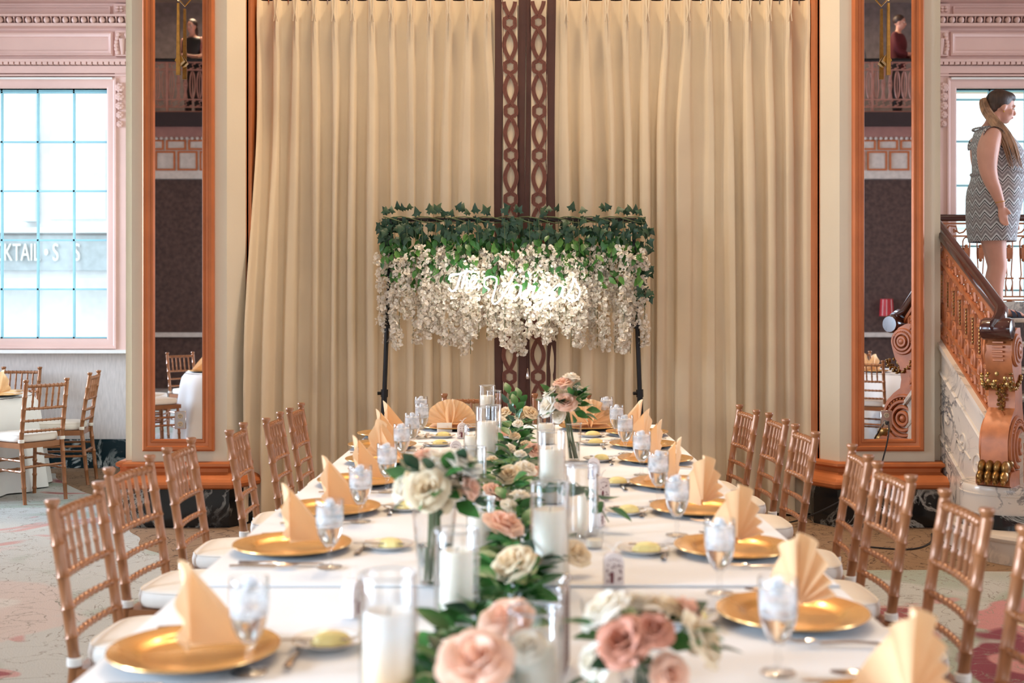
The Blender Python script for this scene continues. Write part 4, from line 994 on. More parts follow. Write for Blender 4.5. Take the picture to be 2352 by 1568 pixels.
# ---------------------------------------------------------------- gold bamboo-turned ballroom chairs
def bamboo(b, p0, p1, r, rings, n=10, p_mid=None):
    """turned rod with raised rings at the given fractions"""
    p0, p1 = V(p0), V(p1); L_ = (p1-p0).length
    ts = [(0, r), (1, r)]
    for f in rings:
        d = .006/L_
        ts += [(f-2.2*d, r*.97), (f-d, r*1.13), (f-.35*d, r*1.22), (f+.35*d, r*1.22), (f+d, r*1.13), (f+2.2*d, r*.97)]
    ts.sort()
    b.tube([p0.lerp(p1, t) for t, q in ts], [q for t, q in ts], n)
    return b
def build_chair():
    e = empty('chiavari_chair'); g = M['gold_chair']
    def ypost(z): return -.195-(.067*((z-.45)/.45)**1.15 if z > .45 else .05*(1-z/.45))
    for s in (-1, 1):
        b = MB(); x = s*.166
        segs = [0, .12, .24, .36, .45, .53, .61, .70, .79, .885]
        pts = []; rr = []
        for i in range(len(segs)-1):
            z0, z1 = segs[i], segs[i+1]
            for t, k in ((0, 1.2), (.07, 1.0), (.5, .96), (.93, 1.0)):
                z = z0+(z1-z0)*t; pts.append((x, ypost(z), z)); rr.append((.0165 if z > .2 else .0135+.015*z)*k)
        pts.append((x, ypost(.888), .888)); rr.append(.0165)
        b.tube(pts, rr, 10); b.build('back_post', g, e)
        MB().lathe([(.0165, 0), (.014, .006), (.020, .018), (.0215, .026), (.019, .031), (0, .033)], 12, Matrix.Translation((x, ypost(.888), .886))).build('finial', g, e)
        b = MB(); bamboo(b, (s*.185, .205, 0), (s*.178, .185, .42), .0145, (.1, .35, .62, .88)); b.build('front_leg', g, e)
    def rail(z, nm, r=.0115, up=0):
        b = MB(); n = 9; pts = []; rr = []
        for k in range(n+1):
            t = k/n
            for dt, q in ((-.018, 1), (-.006, 1.28), (.006, 1.28), (.018, 1)):
                tt = min(1, max(0, t+dt)); bow = -.012*math.sin(PI*tt)
                pts.append((-.155+.31*tt, ypost(z)+bow, z+up*math.sin(PI*tt))); rr.append(r*q)
        b.tube(pts, rr, 8); b.build(nm, g, e)
    rail(.868, 'top_rail', .013); rail(.700, 'back_rail', .0105); rail(.610, 'back_rail', .0095); rail(.530, 'back_rail', .0095)
    for k in range(5):
        x = -.104+.052*k; bow = -.012*math.sin(PI*(x+.155)/.31)
        b = MB(); bamboo(b, (x, ypost(.70)+bow, .70), (x, ypost(.866)+bow, .866), .0078, (.32, .64), 8); b.build('spindle', g, e)
    fr = MB(); out = [(-.178, -.195), (-.19, -.02), (-.205, .21), (-.16, .225), (.16, .225), (.205, .21), (.19, -.02), (.178, -.195)]
    fr.prism(out, .405, .445); fr.build('seat', g, e)
    for z in (.155, .235, .315):
        for s in (-1, 1):
            if z > .2:
                b = MB(); bamboo(b, (s*.166, ypost(z), z), (s*.182, .193, z), .0095, (.2, .4, .6, .8), 8); b.build('stretcher', g, e)
        if z < .3:
            b = MB(); bamboo(b, (-.18, .196, z+.05), (.18, .196, z+.05), .0095, (.2, .4, .6, .8), 8); b.build('stretcher', g, e)
    b = MB(); bamboo(b, (-.166, ypost(.27), .27), (.166, ypost(.27), .27), .0095, (.2, .4, .6, .8), 8); b.build('stretcher', g, e)
    # padded cushion with piping and tie bands
    N_ = 36
    def outl(k, sc=1.0):
        a = 2*PI*k/N_; c, s_ = math.cos(a), math.sin(a); p = .45
        x = .188*math.copysign(abs(c)**p, c)*sc; y = .195*math.copysign(abs(s_)**p, s_)*sc+.012
        return x*(1+.06*(y/.2)), y
    lev = [(.0, .447), (.90, .446), (.975, .450), (1.0, .462), (1.005, .480), (.99, .494), (.95, .503), (.80, .510), (.45, .513), (0, .514)]
    vv = []; 
    for sc_, z in lev: vv += [(*outl(k, sc_), z) for k in range(N_)]
    cu = MB(); cu.add(vv, [(i*N_+k, i*N_+(k+1) % N_, (i+1)*N_+(k+1) % N_, (i+1)*N_+k) for i in range(len(lev)-1) for k in range(N_)])
    cu = cu.build('cushion', M['cushion'], e, 60)
    MB().tube([(*outl(k, .972), .500) for k in range(N_)], .0035, 5, closed=True).build('piping', M['cushion'], cu)
    for s in (-1, 1):
        MB().lathe([(.0185, -.013), (.0215, -.010), (.0215, .010), (.0185, .013)], 12, Matrix.Translation((s*.166, ypost(.462), .462))).build('tie_band', M['cushion'], cu)
    return e
chair = Proto(build_chair)
def put_chair(x, y, rz, label, group):
    c = chair(); tag(c, None, 'chair'); place(c, x, y, 0, rz, label, group); return c
GR = 'gold chairs along the long table'
Lc = [(-1.052, 3.46, -.035), (-1.11, 4.09, -.10), (-1.10, 4.68, .0), (-1.025, 5.32, .05), (-.975, 5.86, 0), (-.972, 6.42, 0)]
for i, (x, y, r) in enumerate(Lc):
    put_chair(x, y, -PI/2+r, 'gold bamboo style chair, %s from camera on left side of the long table' % ORD[i], GR)
Rc = [(.985, 2.74, 0), (.995, 3.33, -.02), (.99, 3.94, .02), (1.025, 4.48, -.10), (1.005, 5.23, .03), (1.005, 5.80, .03), (.955, 6.28, .08)]
for i, (x, y, r) in enumerate(Rc):
    put_chair(x, y, PI/2+r, 'gold bamboo style chair, %s on right side of the long table' % ('cut off by photo edge' if i == 0 else ORD[i-1]+' whole one'), GR)
put_chair(-.31, 7.02+.0, PI, 'gold chair at the far head of the table behind the left fan napkin', 'gold chairs at the far head')
put_chair(.25, 7.02, PI, 'gold chair at the far head of the table behind the pink rose bouquet', 'gold chairs at the far head')
# ---------------------------------------------------------------- round guest tables
def round_table(x, y, r, label, clabel):
    e = tag(empty('round_table', (x, y, 0)), label, 'table')
    MB().lathe([(0, .715), (r-.02, .715), (r-.02, .74), (0, .74)], 40).build('tabletop', M['wood_dark'], e)
    for k in range(4):
        a = PI/4+k*PI/2; MB().tube([(.5*r*math.cos(a), .5*r*math.sin(a), 0), (.5*r*math.cos(a), .5*r*math.sin(a), .715)], .015, 8).build('leg', M['silver'], e)
    N_ = 160
    def fn(u, v):
        a = 2*PI*u
        if v < .3: q = v/.3; return (x+r*q*math.cos(a), y+r*q*math.sin(a), .746)
        q = (v-.3)/.7; f = .5+.5*math.sin(a*15+.8*math.sin(a*4)); rr = r*(1+.015*min(1, q*6))+.012*min(1, q*8)+q*(.03+.085*f)
        return (x+rr*math.cos(a), y+rr*math.sin(a), .746-.735*q)
    c = MB().grid(fn, N_, 14, wrap=True).build('tablecloth', M['cloth'], None, 80); tag(c, clabel, 'tablecloth')
round_table(-4.56, 9.38, .63, 'round guest table under a white cloth by the left window', 'white floor length cloth on the round table by the left window')
GG = 'gold chairs at the round table by the left window'
put_chair(-3.74, 8.90, math.atan2(.8, -.6)*0+math.radians(54), 'gold chair seen from behind at the round table by the left window', GG)
put_chair(-3.80, 9.72, math.radians(98), 'gold chair seen side on at the round table nearest the mirror column', GG)
put_chair(-4.47, 10.22, math.radians(176), 'gold chair with its back to the left window beyond the round table', GG)
# tables behind the camera, seen only in the mirrors
for s, nm in ((-1, 'left'), (1, 'right')):
    xx = -3.05 if s < 0 else 4.15
    round_table(xx, 2.7, .62, 'round guest table reflected in the %s mirror' % nm, 'white cloth on the round table reflected in the %s mirror' % nm)
    ce = [(-1.02, .1, 'left end'), (-.75, .72, 'far'), (-.75, -.72, 'near')] if s < 0 else [(-.95, .1, 'left end'), (-.1, -1.0, 'near'), (-.55, .85, 'far')]
    for dx, dy, wh in ce:
        put_chair(xx+dx, 2.7+dy, math.atan2(-dy, -dx)-PI/2, 'gold chair at the %s of the table reflected in the %s mirror' % (wh, nm), 'gold chairs reflected in the mirrors')
# ---------------------------------------------------------------- long table and its cloths
TX0, TX1, TY0, TY1, TZ = -.845, .805, 1.15, 7.03, .75
tb = tag(empty('banquet_table', (-.02, 4.1, 0)), 'long banquet table running toward the flower backdrop under white cloths', 'table')
MB().box((0, 0, .73), (1.6, 5.8, .03)).build('tabletop', M['wood_dark'], tb)
for x in (-.65, .65):
    for y in (-2.6, -.9, .9, 2.6): MB().tube([(x, y, 0), (x, y, .715)], .018, 8).build('leg', M['silver'], tb)
def cloth(y0, y1, z, name_label, near, far):
    def fn(u, v):
        # across: drop, top, drop
        if u < .2: q = 1-u/.2; x = TX0-.006-.05*q*(.5+.5*math.sin(v*60)); zz = z-.30*q-.006*(q > 0)
        elif u > .8: q = (u-.8)/.2; x = TX1+.006+.05*q*(.5+.5*math.sin(v*60)); zz = z-.30*q-.006*(q > 0)
        else: x = TX0+(TX1-TX0)*(u-.2)/.6; zz = z
        y = y0+(y1-y0)*v
        if v > .97 and far: q = (v-.97)/.03; y = y1-(y1-y0)*.0+.02; y = y0+(y1-y0)*.97+(.03*q); zz -= .30*q
        if .2 <= u <= .8:
            zz += .0012*noise.noise((x*4, y*3, z))
            for cx in (-.43, .38): zz += .0014*max(0, 1-abs(x-cx-.01*math.sin(y))/.012)
        return (x, y, zz)
    b = MB().grid(fn, 60, 110); return tag(b.build('tablecloth', M['cloth'], None, 50), name_label, 'tablecloth')
span = TY1-2.97
far_cloth = cloth(2.97, 2.97+span/.97, TZ+.002, 'white tablecloth over the far long part of the banquet table', False, True)
cloth(TY0, 3.0, TZ-.002, 'white tablecloth over the near end of the banquet table, closest to camera', True, False)
MB_ = MB().tube([(TX0, 2.972, TZ+.003), (TX1, 2.972, TZ+.003)], .003, 5)
hem = MB_.build('hem', M['cloth'], None); hem.parent = far_cloth
T0 = TZ+.004      # top of the cloth
# ---------------------------------------------------------------- place settings
def b_charger():
    e = empty('charger_plate')
    MB().lathe([(0, .007), (.100, .007), (.108, .009), (.117, .016), (.122, .018), (.160, .021), (.170, .0225), (.171, .020), (.168, .017), (.12, .010), (.11, .004), (0, .004)], 56).build('plate', M['gold_plate'], e, 40)
    MB().lathe([(0, .0), (.11, .0), (.122, .006), (.165, .0155), (.120, .0095), (.11, .0035), (0, .0035)], 40).build('underside', M['black_under'], e)
    return e
def b_fan(half, np_=3):
    """folded napkin: pleated fan standing on its pleat stack, with a folded prop at the back"""
    def f():
        e = empty('napkin'); Rf = .150; N_ = 9 if not half else np_; a0, a1 = (math.radians(4), math.radians(176)) if not half else (math.radians(3), math.radians(108))
        nr = 7
        def fn(u, v):
            i = u*2*N_; k = .5+.5*math.cos(PI*i); a = a0+(a1-a0)*u; r = .012+(Rf-.012)*v
            zig = (k-.5)*((.020 if np_ < 4 else .034) if half else .018)*(.25+.75*v)
            lean = .02*math.sin(a)*v
            rr = r*(1+.02*(k-.5)*v*(not half))*(1 if not half else (.60+.50*math.exp(-((a-math.radians(90))/.55)**2)))
            return (rr*math.cos(a), zig-lean*.6, .022+rr*math.sin(a)*(.95 if not half else 1.0))
        b = MB().grid(fn, 2*N_*4, nr); b.build('pleated_fan', M['napkin'], e, 60)
        w = .13
        sk = MB()
        for k in range(5 if not half else 1):
            sk.grid(lambda u, v, k=k: ((u-.5)*2*w*(1-.05*k)*(1 if not half else .35), (v-.5)*.05+.006*math.sin(u*7+k), .004+.0055*k+.004*math.sin(PI*v)), 10, 4)
        if not half: sk.build('pleat_stack', M['napkin'], e, 60)
        def st(u, v):     # prop: sail shaped flap from the spine to a point behind
            zt = (.145 if half else .12)*(1-v); y = (.115 if half else .09)*v
            x = (.012 if half else .0)+.028*math.sin(PI*u)*(1-v)*(1 if half else .3)+.012*math.sin(PI*v)
            return (x, y*u+.004, .018+zt*(1-.93*u*(1-.0*v))+.0*u)
        def sail(sg):
            return lambda u, v: (sg*.006+sg*.035*math.sin(PI*v*.9)*(u)*.6, .002+.125*u*(1-v*.98), .014+.150*v+.004*math.sin(PI*u)-.0*u)
        pr = MB().grid(sail(1), 8, 8).grid(sail(-1), 8, 8); pr.build('prop_fold', M['napkin'], e, 70)
        return e
    return f
def b_goblet():
    e = empty('water_goblet')
    MB().lathe([(0, .004), (.034, .003), (.0355, .0015), (.034, 0), (0, 0)], 28).lathe([(.0345, .003), (.012, .007), (.006, .012), (.0055, .022), (.009, .030), (.0055, .038), (.006, .048), (.012, .056), (.024, .072), (.033, .094), (.0375, .118), (.0388, .140), (.0382, .168), (.0375, .184), (.0365, .185), (.0372, .168), (.0378, .140)], 28).build('glass_body', M['glass'], e, 60)
    MB().lathe([(0, .058), (.012, .059), (.023, .074), (.0315, .095), (.036, .118), (.0355, .128), (0, .128)], 24).build('water', M['water'], e, 60)
    ice = MB(); rr = random.Random(3)
    def ifn(u, v):
        a = 2*PI*u; z = .107+.064*v; r = .0362*min(1, math.sqrt(v*14), math.sqrt((1-v)*14))
        n_ = noise.noise((3*math.cos(a), 3*math.sin(a), z*90)); return (r*(1-.05*abs(n_))*math.cos(a), r*(1-.05*abs(n_))*math.sin(a), z+.005*n_)
    ice.grid(ifn, 24, 12, wrap=True)
    for k in range(5):
        a = rr.uniform(0, 6.28); q = rr.uniform(0, .016)
        ice.rbox((0, 0, 0), (.022, .021, .02), .005, 1, Mat4((q*math.cos(a), q*math.sin(a), .160+.004*k), rr.uniform(0, 3), rr.uniform(0, 3), rr.uniform(0, 3)))
    ice.build('ice', M['ice'], e)
    return e
def icem():
    m, nt, b = mk('cloudy_ice'); L = nt.links
    tc = node(nt, 'ShaderNodeTexCoord'); nz = node(nt, 'ShaderNodeTexNoise', i_Scale=40.0, i_Detail=2.0); L.new(tc.outputs['Object'], nz.inputs['Vector'])
    tr = node(nt, 'ShaderNodeBsdfTransparent'); tr.inputs[0].default_value = (.97, .98, 1, 1); ms = node(nt, 'ShaderNodeMixShader')
    b.inputs['Base Color'].default_value = (.97, .97, .98, 1); b.inputs['Subsurface Weight'].default_value = .6; b.inputs['Subsurface Radius'].default_value = (.03, .03, .03); b.inputs['Roughness'].default_value = .45
    rp = node(nt, 'ShaderNodeMapRange'); rp.inputs['To Min'].default_value = .3; rp.inputs['To Max'].default_value = .58; rp.inputs['From Min'].default_value = .35; rp.inputs['From Max'].default_value = .65
    L.new(nz.outputs[0], rp.inputs[0]); L.new(rp.outputs[0], ms.inputs[0]); L.new(tr.outputs[0], ms.inputs[1]); L.new(b.outputs[0], ms.inputs[2]); L.new(ms.outputs[0], nt.nodes['Material Output'].inputs[0])
    return m
M['ice'] = icem()
M['water'], _nt, _b = mk('clear_water'); _b.inputs['Base Color'].default_value = (.97, .98, .98, 1); _b.inputs['Transmission Weight'].default_value = 1; _b.inputs['IOR'].default_value = 1.33; _b.inputs['Roughness'].default_value = .0
def b_plate():
    e = empty('bread_plate')
    MB().lathe([(0, .005), (.042, .005), (.050, .008), (.072, .0145), (.0735, .013), (.052, .004), (.044, 0), (0, 0)], 36).build('plate', M['china'], e, 50)
    MB().lathe([(.0722, .0145), (.0730, .0150), (.0737, .0140)], 36).build('rim', M['brass'], e)
    return e
def b_butter():
    e = empty('butter_pat')
    def fn(u, v):
        a = 2*PI*u; b_ = PI/2*v; k = 1+.05*math.cos(8*a)
        return (.040*math.cos(a)*math.cos(b_)*k, .027*math.sin(a)*math.cos(b_)*k, .026*math.sin(b_)**.8)
    MB().grid(fn, 32, 8, wrap=True).build('shell', M['butter'], e, 60)
    return e
def cut_handle(b, L_, w0=.0055, w1=.0095):
    n = 8
    for i in range(n):
        pass
    b.grid(lambda u, v: ((u-.5)*2*(w0+(w1-w0)*v**2)*(1 if v < .97 else .75), -L_*v, .0055+.0022*math.sin(PI*u)+.002*math.sin(PI*v)), 4, 12)
    b.grid(lambda u, v: ((u-.5)*2*(w0+(w1-w0)*v**2)*(1 if v < .97 else .75), -L_*v, .0035+.002*math.sin(PI*v)), 4, 12)
def b_fork(sc=1.0):
    def f():
        e = empty('fork'); b = MB(); cut_handle(b, .125*sc); b.build('handle', M['silver'], e, 60)
        h = MB(); h.grid(lambda u, v: ((u-.5)*2*(.005+.007*math.sin(min(1, v*1.1)*PI/2))*sc, .028*sc*v, .0065+.004*math.sin(PI*v)-.003*math.sin(PI*u)), 6, 6)
        for k in range(4): h.tube([((-.0093+.0062*k)*sc, .026*sc, .007), ((-.0093+.0062*k)*sc, .05*sc, .0075), ((-.0093+.0062*k)*sc, .072*sc, .012)], [.0018, .0016, .0008], 5)
        h.build('tines', M['silver'], e, 60); return e
    return f
def b_knife():
    e = empty('knife'); MB().rbox((0, -.055, .006), (.016, .11, .009), .004, 2).build('handle', M['silver'], e)
    MB().prism([(-.008, 0), (-.009, .06), (-.007, .115), (.002, .128), (.008, .11), (.008, 0)], .0045, .0068).build('blade', M['silver'], e); return e
def b_spoon():
    e = empty('spoon'); b = MB(); cut_handle(b, .125); b.build('handle', M['silver'], e, 60)
    MB().grid(lambda u, v: ((u-.5)*2*.020*math.sqrt(max(0, math.sin(PI*(.03+.94*v)))), .062*v, .0055+.006*((2*u-1)**2+(2*v-1)**2)*.6), 8, 8).build('bowl', M['silver'], e, 80); return e
def b_butterknife():
    e = empty('butter_knife'); MB().tube([(0, -.085, .002), (0, -.04, .002), (0, 0, .002)], [.005, .004, .003], 8, flat=.6).build('handle', M['silver'], e)
    MB().prism([(-.004, 0), (-.008, .03), (-.006, .06), (.003, .068), (.005, .0)], .0012, .0028).build('blade', M['silver'], e); return e
PR_ = Proto(b_fan(True, 5))
PC, PF, PS, PG, PB, PU = Proto(b_charger), Proto(b_fan(False)), Proto(b_fan(True)), Proto(b_goblet), Proto(b_plate), Proto(b_butter)
PFK, PKN, PSP, PDF, PBK = Proto(b_fork()), Proto(b_knife), Proto(b_spoon), Proto(b_fork(.82)), Proto(b_butterknife)
def setting(side, cx, cy, idx, nap_rot, goblet, bread, fan=False, skip=()):
    where = {'L': 'left side of long table', 'R': 'right side of long table', 'E': 'far head of long table'}[side]
    pos = {'L': '%s place from camera', 'R': '%s place from camera', 'E': '%s place'}[side] % idx
    d = {'L': V((1, 0)), 'R': V((-1, 0)), 'E': V((0, -1))}[side]; r = V((d.y, -d.x)); base = math.atan2(d.y, d.x)-PI/2
    def at(a, b): return cx+r.x*a+d.x*b, cy+r.y*a+d.y*b
    def lab(s): return '%s %s, %s' % (s, where, pos)
    j = random.Random(int(cx*1000+cy*77)).uniform
    tag(place(PC(), cx, cy, T0, j(0, 6), lab('round gold charger plate'), 'gold charger plates'), None, 'plate')
    tag(place((PF if fan else PR_ if side == 'R' and nap_rot < -.8 else PS)(), *at(0, -.01 if not fan else .03), T0+.0075, base+nap_rot, lab('peach fan folded napkin'), 'peach napkins'), None, 'napkin')
    if goblet: tag(place(PG(), *goblet, T0, j(0, 6), lab('stemmed glass of ice water'), 'ice water goblets'), None, 'glass')
    if bread:
        tag(place(PB(), *bread, T0, 0, lab('white bread plate'), 'bread plates'), None, 'plate')
        tag(place(PU(), bread[0]+.008, bread[1]-.005, T0+.0055, j(-.5, .5), lab('pale yellow butter shell'), 'butter shells'), None, 'butter')
        s_ = -1 if side == 'L' else 1
        tag(place(PBK(), bread[0]+(.035 if s_ < 0 else .045)*s_, bread[1]+(-.018 if s_ < 0 else .03), T0+.0155, -PI/2*s_+j(-.2, .2), lab('small butter knife'), 'butter knives'), None, 'knife')
    if 'cut' not in skip:
        tag(place(PKN(), *at(.205, -.0), T0, base+j(-.05, .05), lab('silver table knife'), 'table knives'), None, 'knife')
        tag(place(PSP(), *at(.238, -.0), T0, base+j(-.06, .06), lab('silver spoon'), 'spoons'), None, 'spoon')
        tag(place(PFK(), *at(-.205, -.01), T0, base+j(-.08, .08), lab('silver dinner fork'), 'dinner forks'), None, 'fork')
    if side != 'E': tag(place(PDF(), *at(-.02, .205), T0, base+(-PI/2 if side == 'L' else PI/2)*(-1 if side == 'L' else -1)+j(-.1, .1), lab('small dessert fork'), 'dessert forks'), None, 'fork')
gob = lambda px, py: pix(px, py, T0)
LS = [((447, 1490), 0.12, (572, 1545), (752, 1481)), ((672, 1250), .15, (757, 1303), (892, 1258)), ((760, 1165), .05, (828, 1198), (930, 1170)), ((828, 1102), .12, (889, 1130), (968, 1102)),
      ((880, 1054), -.6, (923, 1069), (994, 1053)), ((878, 1021), .1, (947, 1035), (1007, 1023)), ((893, 995), .2, (969, 1006), (1015, 1004))]
for i, (c, nr, g, b_) in enumerate(LS):
    setting('L', *pix(*c, T0+.015), 'nearest' if i == 0 else ORD[i], nr, gob(*g), gob(*b_))
RS = [((2076, 1636), -1.0, (1787, 1546), None), ((1820, 1405), -1.3, (1653, 1363), (1573, 1425)), ((1685, 1255), -1.0, (1555, 1229), (1478, 1268)), ((1607, 1165), -.9, (1512, 1153), (1437, 1179)),
      ((1547, 1108), -.15, (1474, 1091), (1413, 1112)), ((1505, 1053), -.2, (1436, 1042), (1376, 1058)), ((1478, 1019), -.35, (1416, 1010), (1364, 1020)), ((1463, 992), .1, None, (1358, 1002))]
for i, (c, nr, g, b_) in enumerate(RS):
    setting('R', *pix(*c, T0+.015), 'nearest' if i == 0 else ORD[i], nr, gob(*g) if g else None, gob(*b_) if b_ else None)
setting('E', *pix(1036, 979, T0+.015), 'left hand', 0, gob(967, 984), None, True)
setting('E', *pix(1352, 979, T0+.015), 'right hand', 0, gob(1393, 985), None, True)
# ---------------------------------------------------------------- candles in glass cylinders
def cyl(px, py_top, ztop, wid, hc, label, painted_glow=False, candle=True, rc=.72, x=None, y=None):
    """px, top rim pixel row and rim height give the place; wid = diameter, hc = candle height"""
    yy = 2700*(CH-ztop)/(py_top-702.0) if y is None else y; xx = (px-1197)*yy/2700 if x is None else x
    h = ztop-T0; r = wid/2
    e = tag(empty('candle_vase', (xx, yy, T0)), 'clear glass cylinder vase '+label, 'vase', 'glass cylinder vases')
    MB().lathe([(0, .004), (r-.006, .004), (r-.004, .007), (r-.0028, h-.003), (r-.0014, h), (r, h-.003), (r, .004), (r-.003, 0), (0, 0)], 36).build('glass_cylinder', M['glass'], e, 40)
    MB().tube([((r-.0014)*math.cos(a), (r-.0014)*math.sin(a), h) for a in [2*PI*k/36 for k in range(36)]], .0018, 6, closed=True).build('rim', M['rim_glass'], e)
    if candle:
        c = tag(empty('pillar_candle', (xx, yy, T0+.0045)), ('amber glowing' if painted_glow else 'ivory')+' candle in vase '+label, 'candle', 'pillar candles')
        q = r*rc; MB().lathe([(0, 0), (q, 0), (q, hc-.004), (q-.004, hc), (q*.75, hc-.003), (q*.3, hc-.007), (0, hc-.008)], 30).build('wax', M['wax_amber' if painted_glow else 'wax'], c, 50)
        MB().tube([(0, 0, hc-.009), (.001, 0, hc), (.003, 0, hc+.006)], .0012, 5).build('wick', M['black_under'], c)
    return xx, yy
def amber():  # warm inner glow painted into the wax as an amber to ivory gradient
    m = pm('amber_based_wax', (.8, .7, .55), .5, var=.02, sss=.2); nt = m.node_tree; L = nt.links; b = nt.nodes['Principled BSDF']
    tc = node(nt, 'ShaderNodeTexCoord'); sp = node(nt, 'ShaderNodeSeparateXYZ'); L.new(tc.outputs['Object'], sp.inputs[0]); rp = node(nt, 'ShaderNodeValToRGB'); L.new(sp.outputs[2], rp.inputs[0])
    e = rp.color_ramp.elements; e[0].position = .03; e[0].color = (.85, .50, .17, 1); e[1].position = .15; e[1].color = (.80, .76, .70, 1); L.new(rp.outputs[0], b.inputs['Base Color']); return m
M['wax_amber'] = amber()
def rim_m():
    m, nt, b = mk('glass_rim'); b.inputs['Base Color'].default_value = (.75, .78, .8, 1); b.inputs['Roughness'].default_value = .1; b.inputs['Metallic'].default_value = .75
    return m
M['rim_glass'] = rim_m()
cyl(1229, 1398, .916, .100, .095, 'at the near end of the garland behind front roses')
cyl(892, 1318, 1.0, .100, .180, 'nearest the camera on the left', painted_glow=True, rc=.86)
cyl(1049, 1216, .972, .100, .170, 'left of the cream roses, tall candle')
cyl(1263, 1108, 1.01, .100, .185, 'tall one right of centre in front of the thin candle', rc=.86)
cyl(1104, 1143, .90, .085, .095, 'short one behind the near left bouquet', rc=.88)
cyl(1337, 1069, .97, .100, .12, 'right of centre with a thin yellowish candle', rc=.28)
cyl(1086, 1027, .944, .100, .125, 'left of centre behind the near left bouquet')
cyl(1267, 990, 1.01, .100, .190, 'tall one under the far pink rose bouquet', rc=.84)
cyl(1089, 976, .906, .100, .10, 'short one left of centre before the far favour boxes', rc=.88)
cyl(1118, 934, 1.012, .100, .19, 'tall one left of centre in the far half', rc=.84)
cyl(1133, 930, .985, .080, .12, 'slim one just behind the tall far left candle', rc=.8)
cyl(1119, 885, 1.005, .095, .19, 'farthest left one before the curtain border', rc=.86)
cyl(1134, 897, .975, .090, .06, 'far one with a low candle beside the tallest', rc=.7)
cyl(1254, 915, .985, .095, .10, 'far right one beside the pink rose bouquet', rc=.8)
# votives
def votive(px, py, label, d=.056, h=.045):
    x, y = pix(px, py, T0); e = tag(empty('votive_cup', (x, y, T0)), 'small glass votive cup '+label, 'votive', 'votive cups'); r = d/2
    MB().lathe([(0, .003), (r*.8, .003), (r*.97, h), (r, h), (r*.84, 0), (0, 0)], 24).build('glass_cup', M['glass'], e, 50)
    MB().lathe([(0, .004), (r*.76, .004), (r*.84, h*.55), (0, h*.57)], 20).build('wax', M['wax'], e)
votive(1365, 1257, 'beside the near right bread plate'); votive(1361, 1424, 'in front of the seam right of the garland'); votive(1282, 1092, 'between the two tall right vases'); votive(1123, 1170, 'left of the garland behind the bouquet')
# favour boxes with laser cut fronts and arched tops
M['box_dark'] = pm('burgundy_cut_out', (.16, .035, .045), .7)
M['box_paper'] = pm('pearl_card', (.74, .64, .60), .45, var=.03)
def favour(px, py, rz, label, tilt=0):
    x, y = pix(px, py, T0); e = tag(empty('favour_box', (x, y, T0), rz), label, 'box', 'wedding favour boxes')
    w, d, h = .050, .032, .083
    arch = [(-w/2, 0), (w/2, 0), (w/2, h*.68)]+[(w/2*math.cos(a), h*.68+h*.32*math.sin(a)) for a in [PI*k/10 for k in range(1, 10)]]+[(-w/2, h*.68)]
    Mx = Matrix.Rotation(PI/2, 4, 'X')
    MB().prism(arch, -d/2, d/2, Mx).build('carton', M['box_paper'], e, 20)
    cut = MB(); rr = random.Random(int(px))
    for sgn in (-1, 1):
        yo = sgn*(d/2+.0006)
        for k in range(26):
            cx, cz = rr.uniform(-.019, .019), rr.uniform(.008, .054)
            if abs(cx) < .006+.14*(.05-cz)*.3 and cz < .04: continue
            cut.ball((cx, yo, cz), (rr.uniform(.0015, .003), .0006, rr.uniform(.0015, .003)), 6, 4)
        # bride and groom silhouette
        cut.prism([(-.010, .006), (-.002, .006), (-.001, .03), (-.004, .036), (-.008, .034), (-.010, .028)], -.0006, .0006, Matrix.Translation((0, yo, 0)) @ Mx)
    for k in range(5): cut.ball((-.012+.006*k, -d/2-.0004, .064+.003*math.sin(k)), (.002, .0006, .0015), 6, 4)
    cut.build('cut_out', M['box_dark'], e)
    MB().tube([(0, 0, h), (.004, .002, h+.012), (.012, .004, h+.02), (.022, .006, h+.024)], .0015, 5).tube([(0, 0, h), (-.006, .002, h+.012), (-.014, .004, h+.012)], .0015, 5).build('ribbon', M['paper'], e)
favour(1409, 1341, .05, 'arched paper favour box right of the tall vase by the cloth seam')
favour(812, 1412, 1.1, 'arched favour box on the left behind the nearest tall candle vase')
favour(1364, 1097, -.1, 'pale arched favour box beside the right bread plates at middle distance')
favour(1382, 1147, .5, 'arched favour box right of the thin candle vase, turned sideways')
favour(1374, 1207, 1.2, 'favour box seen edge on just right of the thin candle vase')
favour(1062, 1006, .2, 'farther arched favour box left of the garland before the fan napkin')
favour(1047, 1052, .15, 'arched favour box left of centre in front of the short far candle')
cd = tag(empty('place_card', (*pix(1021, 991, T0), T0), .1), 'small white folded place card in front of the left fan napkin', 'card')
MB().prism([(-.022, 0), (0, .05), (.022, 0), (.0205, 0), (0, .047), (-.0205, 0)], -.042, .042, Matrix(((0, 0, 1, 0), (1, 0, 0, 0), (0, 1, 0, 0), (0, 0, 0, 1)))).build('card_fold', M['paper'], cd, 10)
# table number frame seen edge on
tn = tag(empty('table_number_frame', (*pix(1296, 1535, T0), T0), math.radians(82)), 'brown framed table number with silver beads seen edge on near right garland', 'frame')
MB().rbox((0, 0, .075), (.10, .012, .15), .003, 1).build('panel', pm('brown_frame_wood', (.10, .05, .04), .5), tn)
for x in (-.05, .05):
    for k in range(14): MB().ball((x, 0, .006+k*.0108), .0062, 8, 6).build('bead', M['silver'], tn)
for k in range(9): MB().ball((-.043+k*.0108, 0, .153), .0062, 8, 6).build('bead', M['silver'], tn)
for x, z in ((-.05, .165), (.05, .165), (.0, .168)): MB().ball((x, 0, z), .009, 8, 6).build('bead', M['silver'], tn)
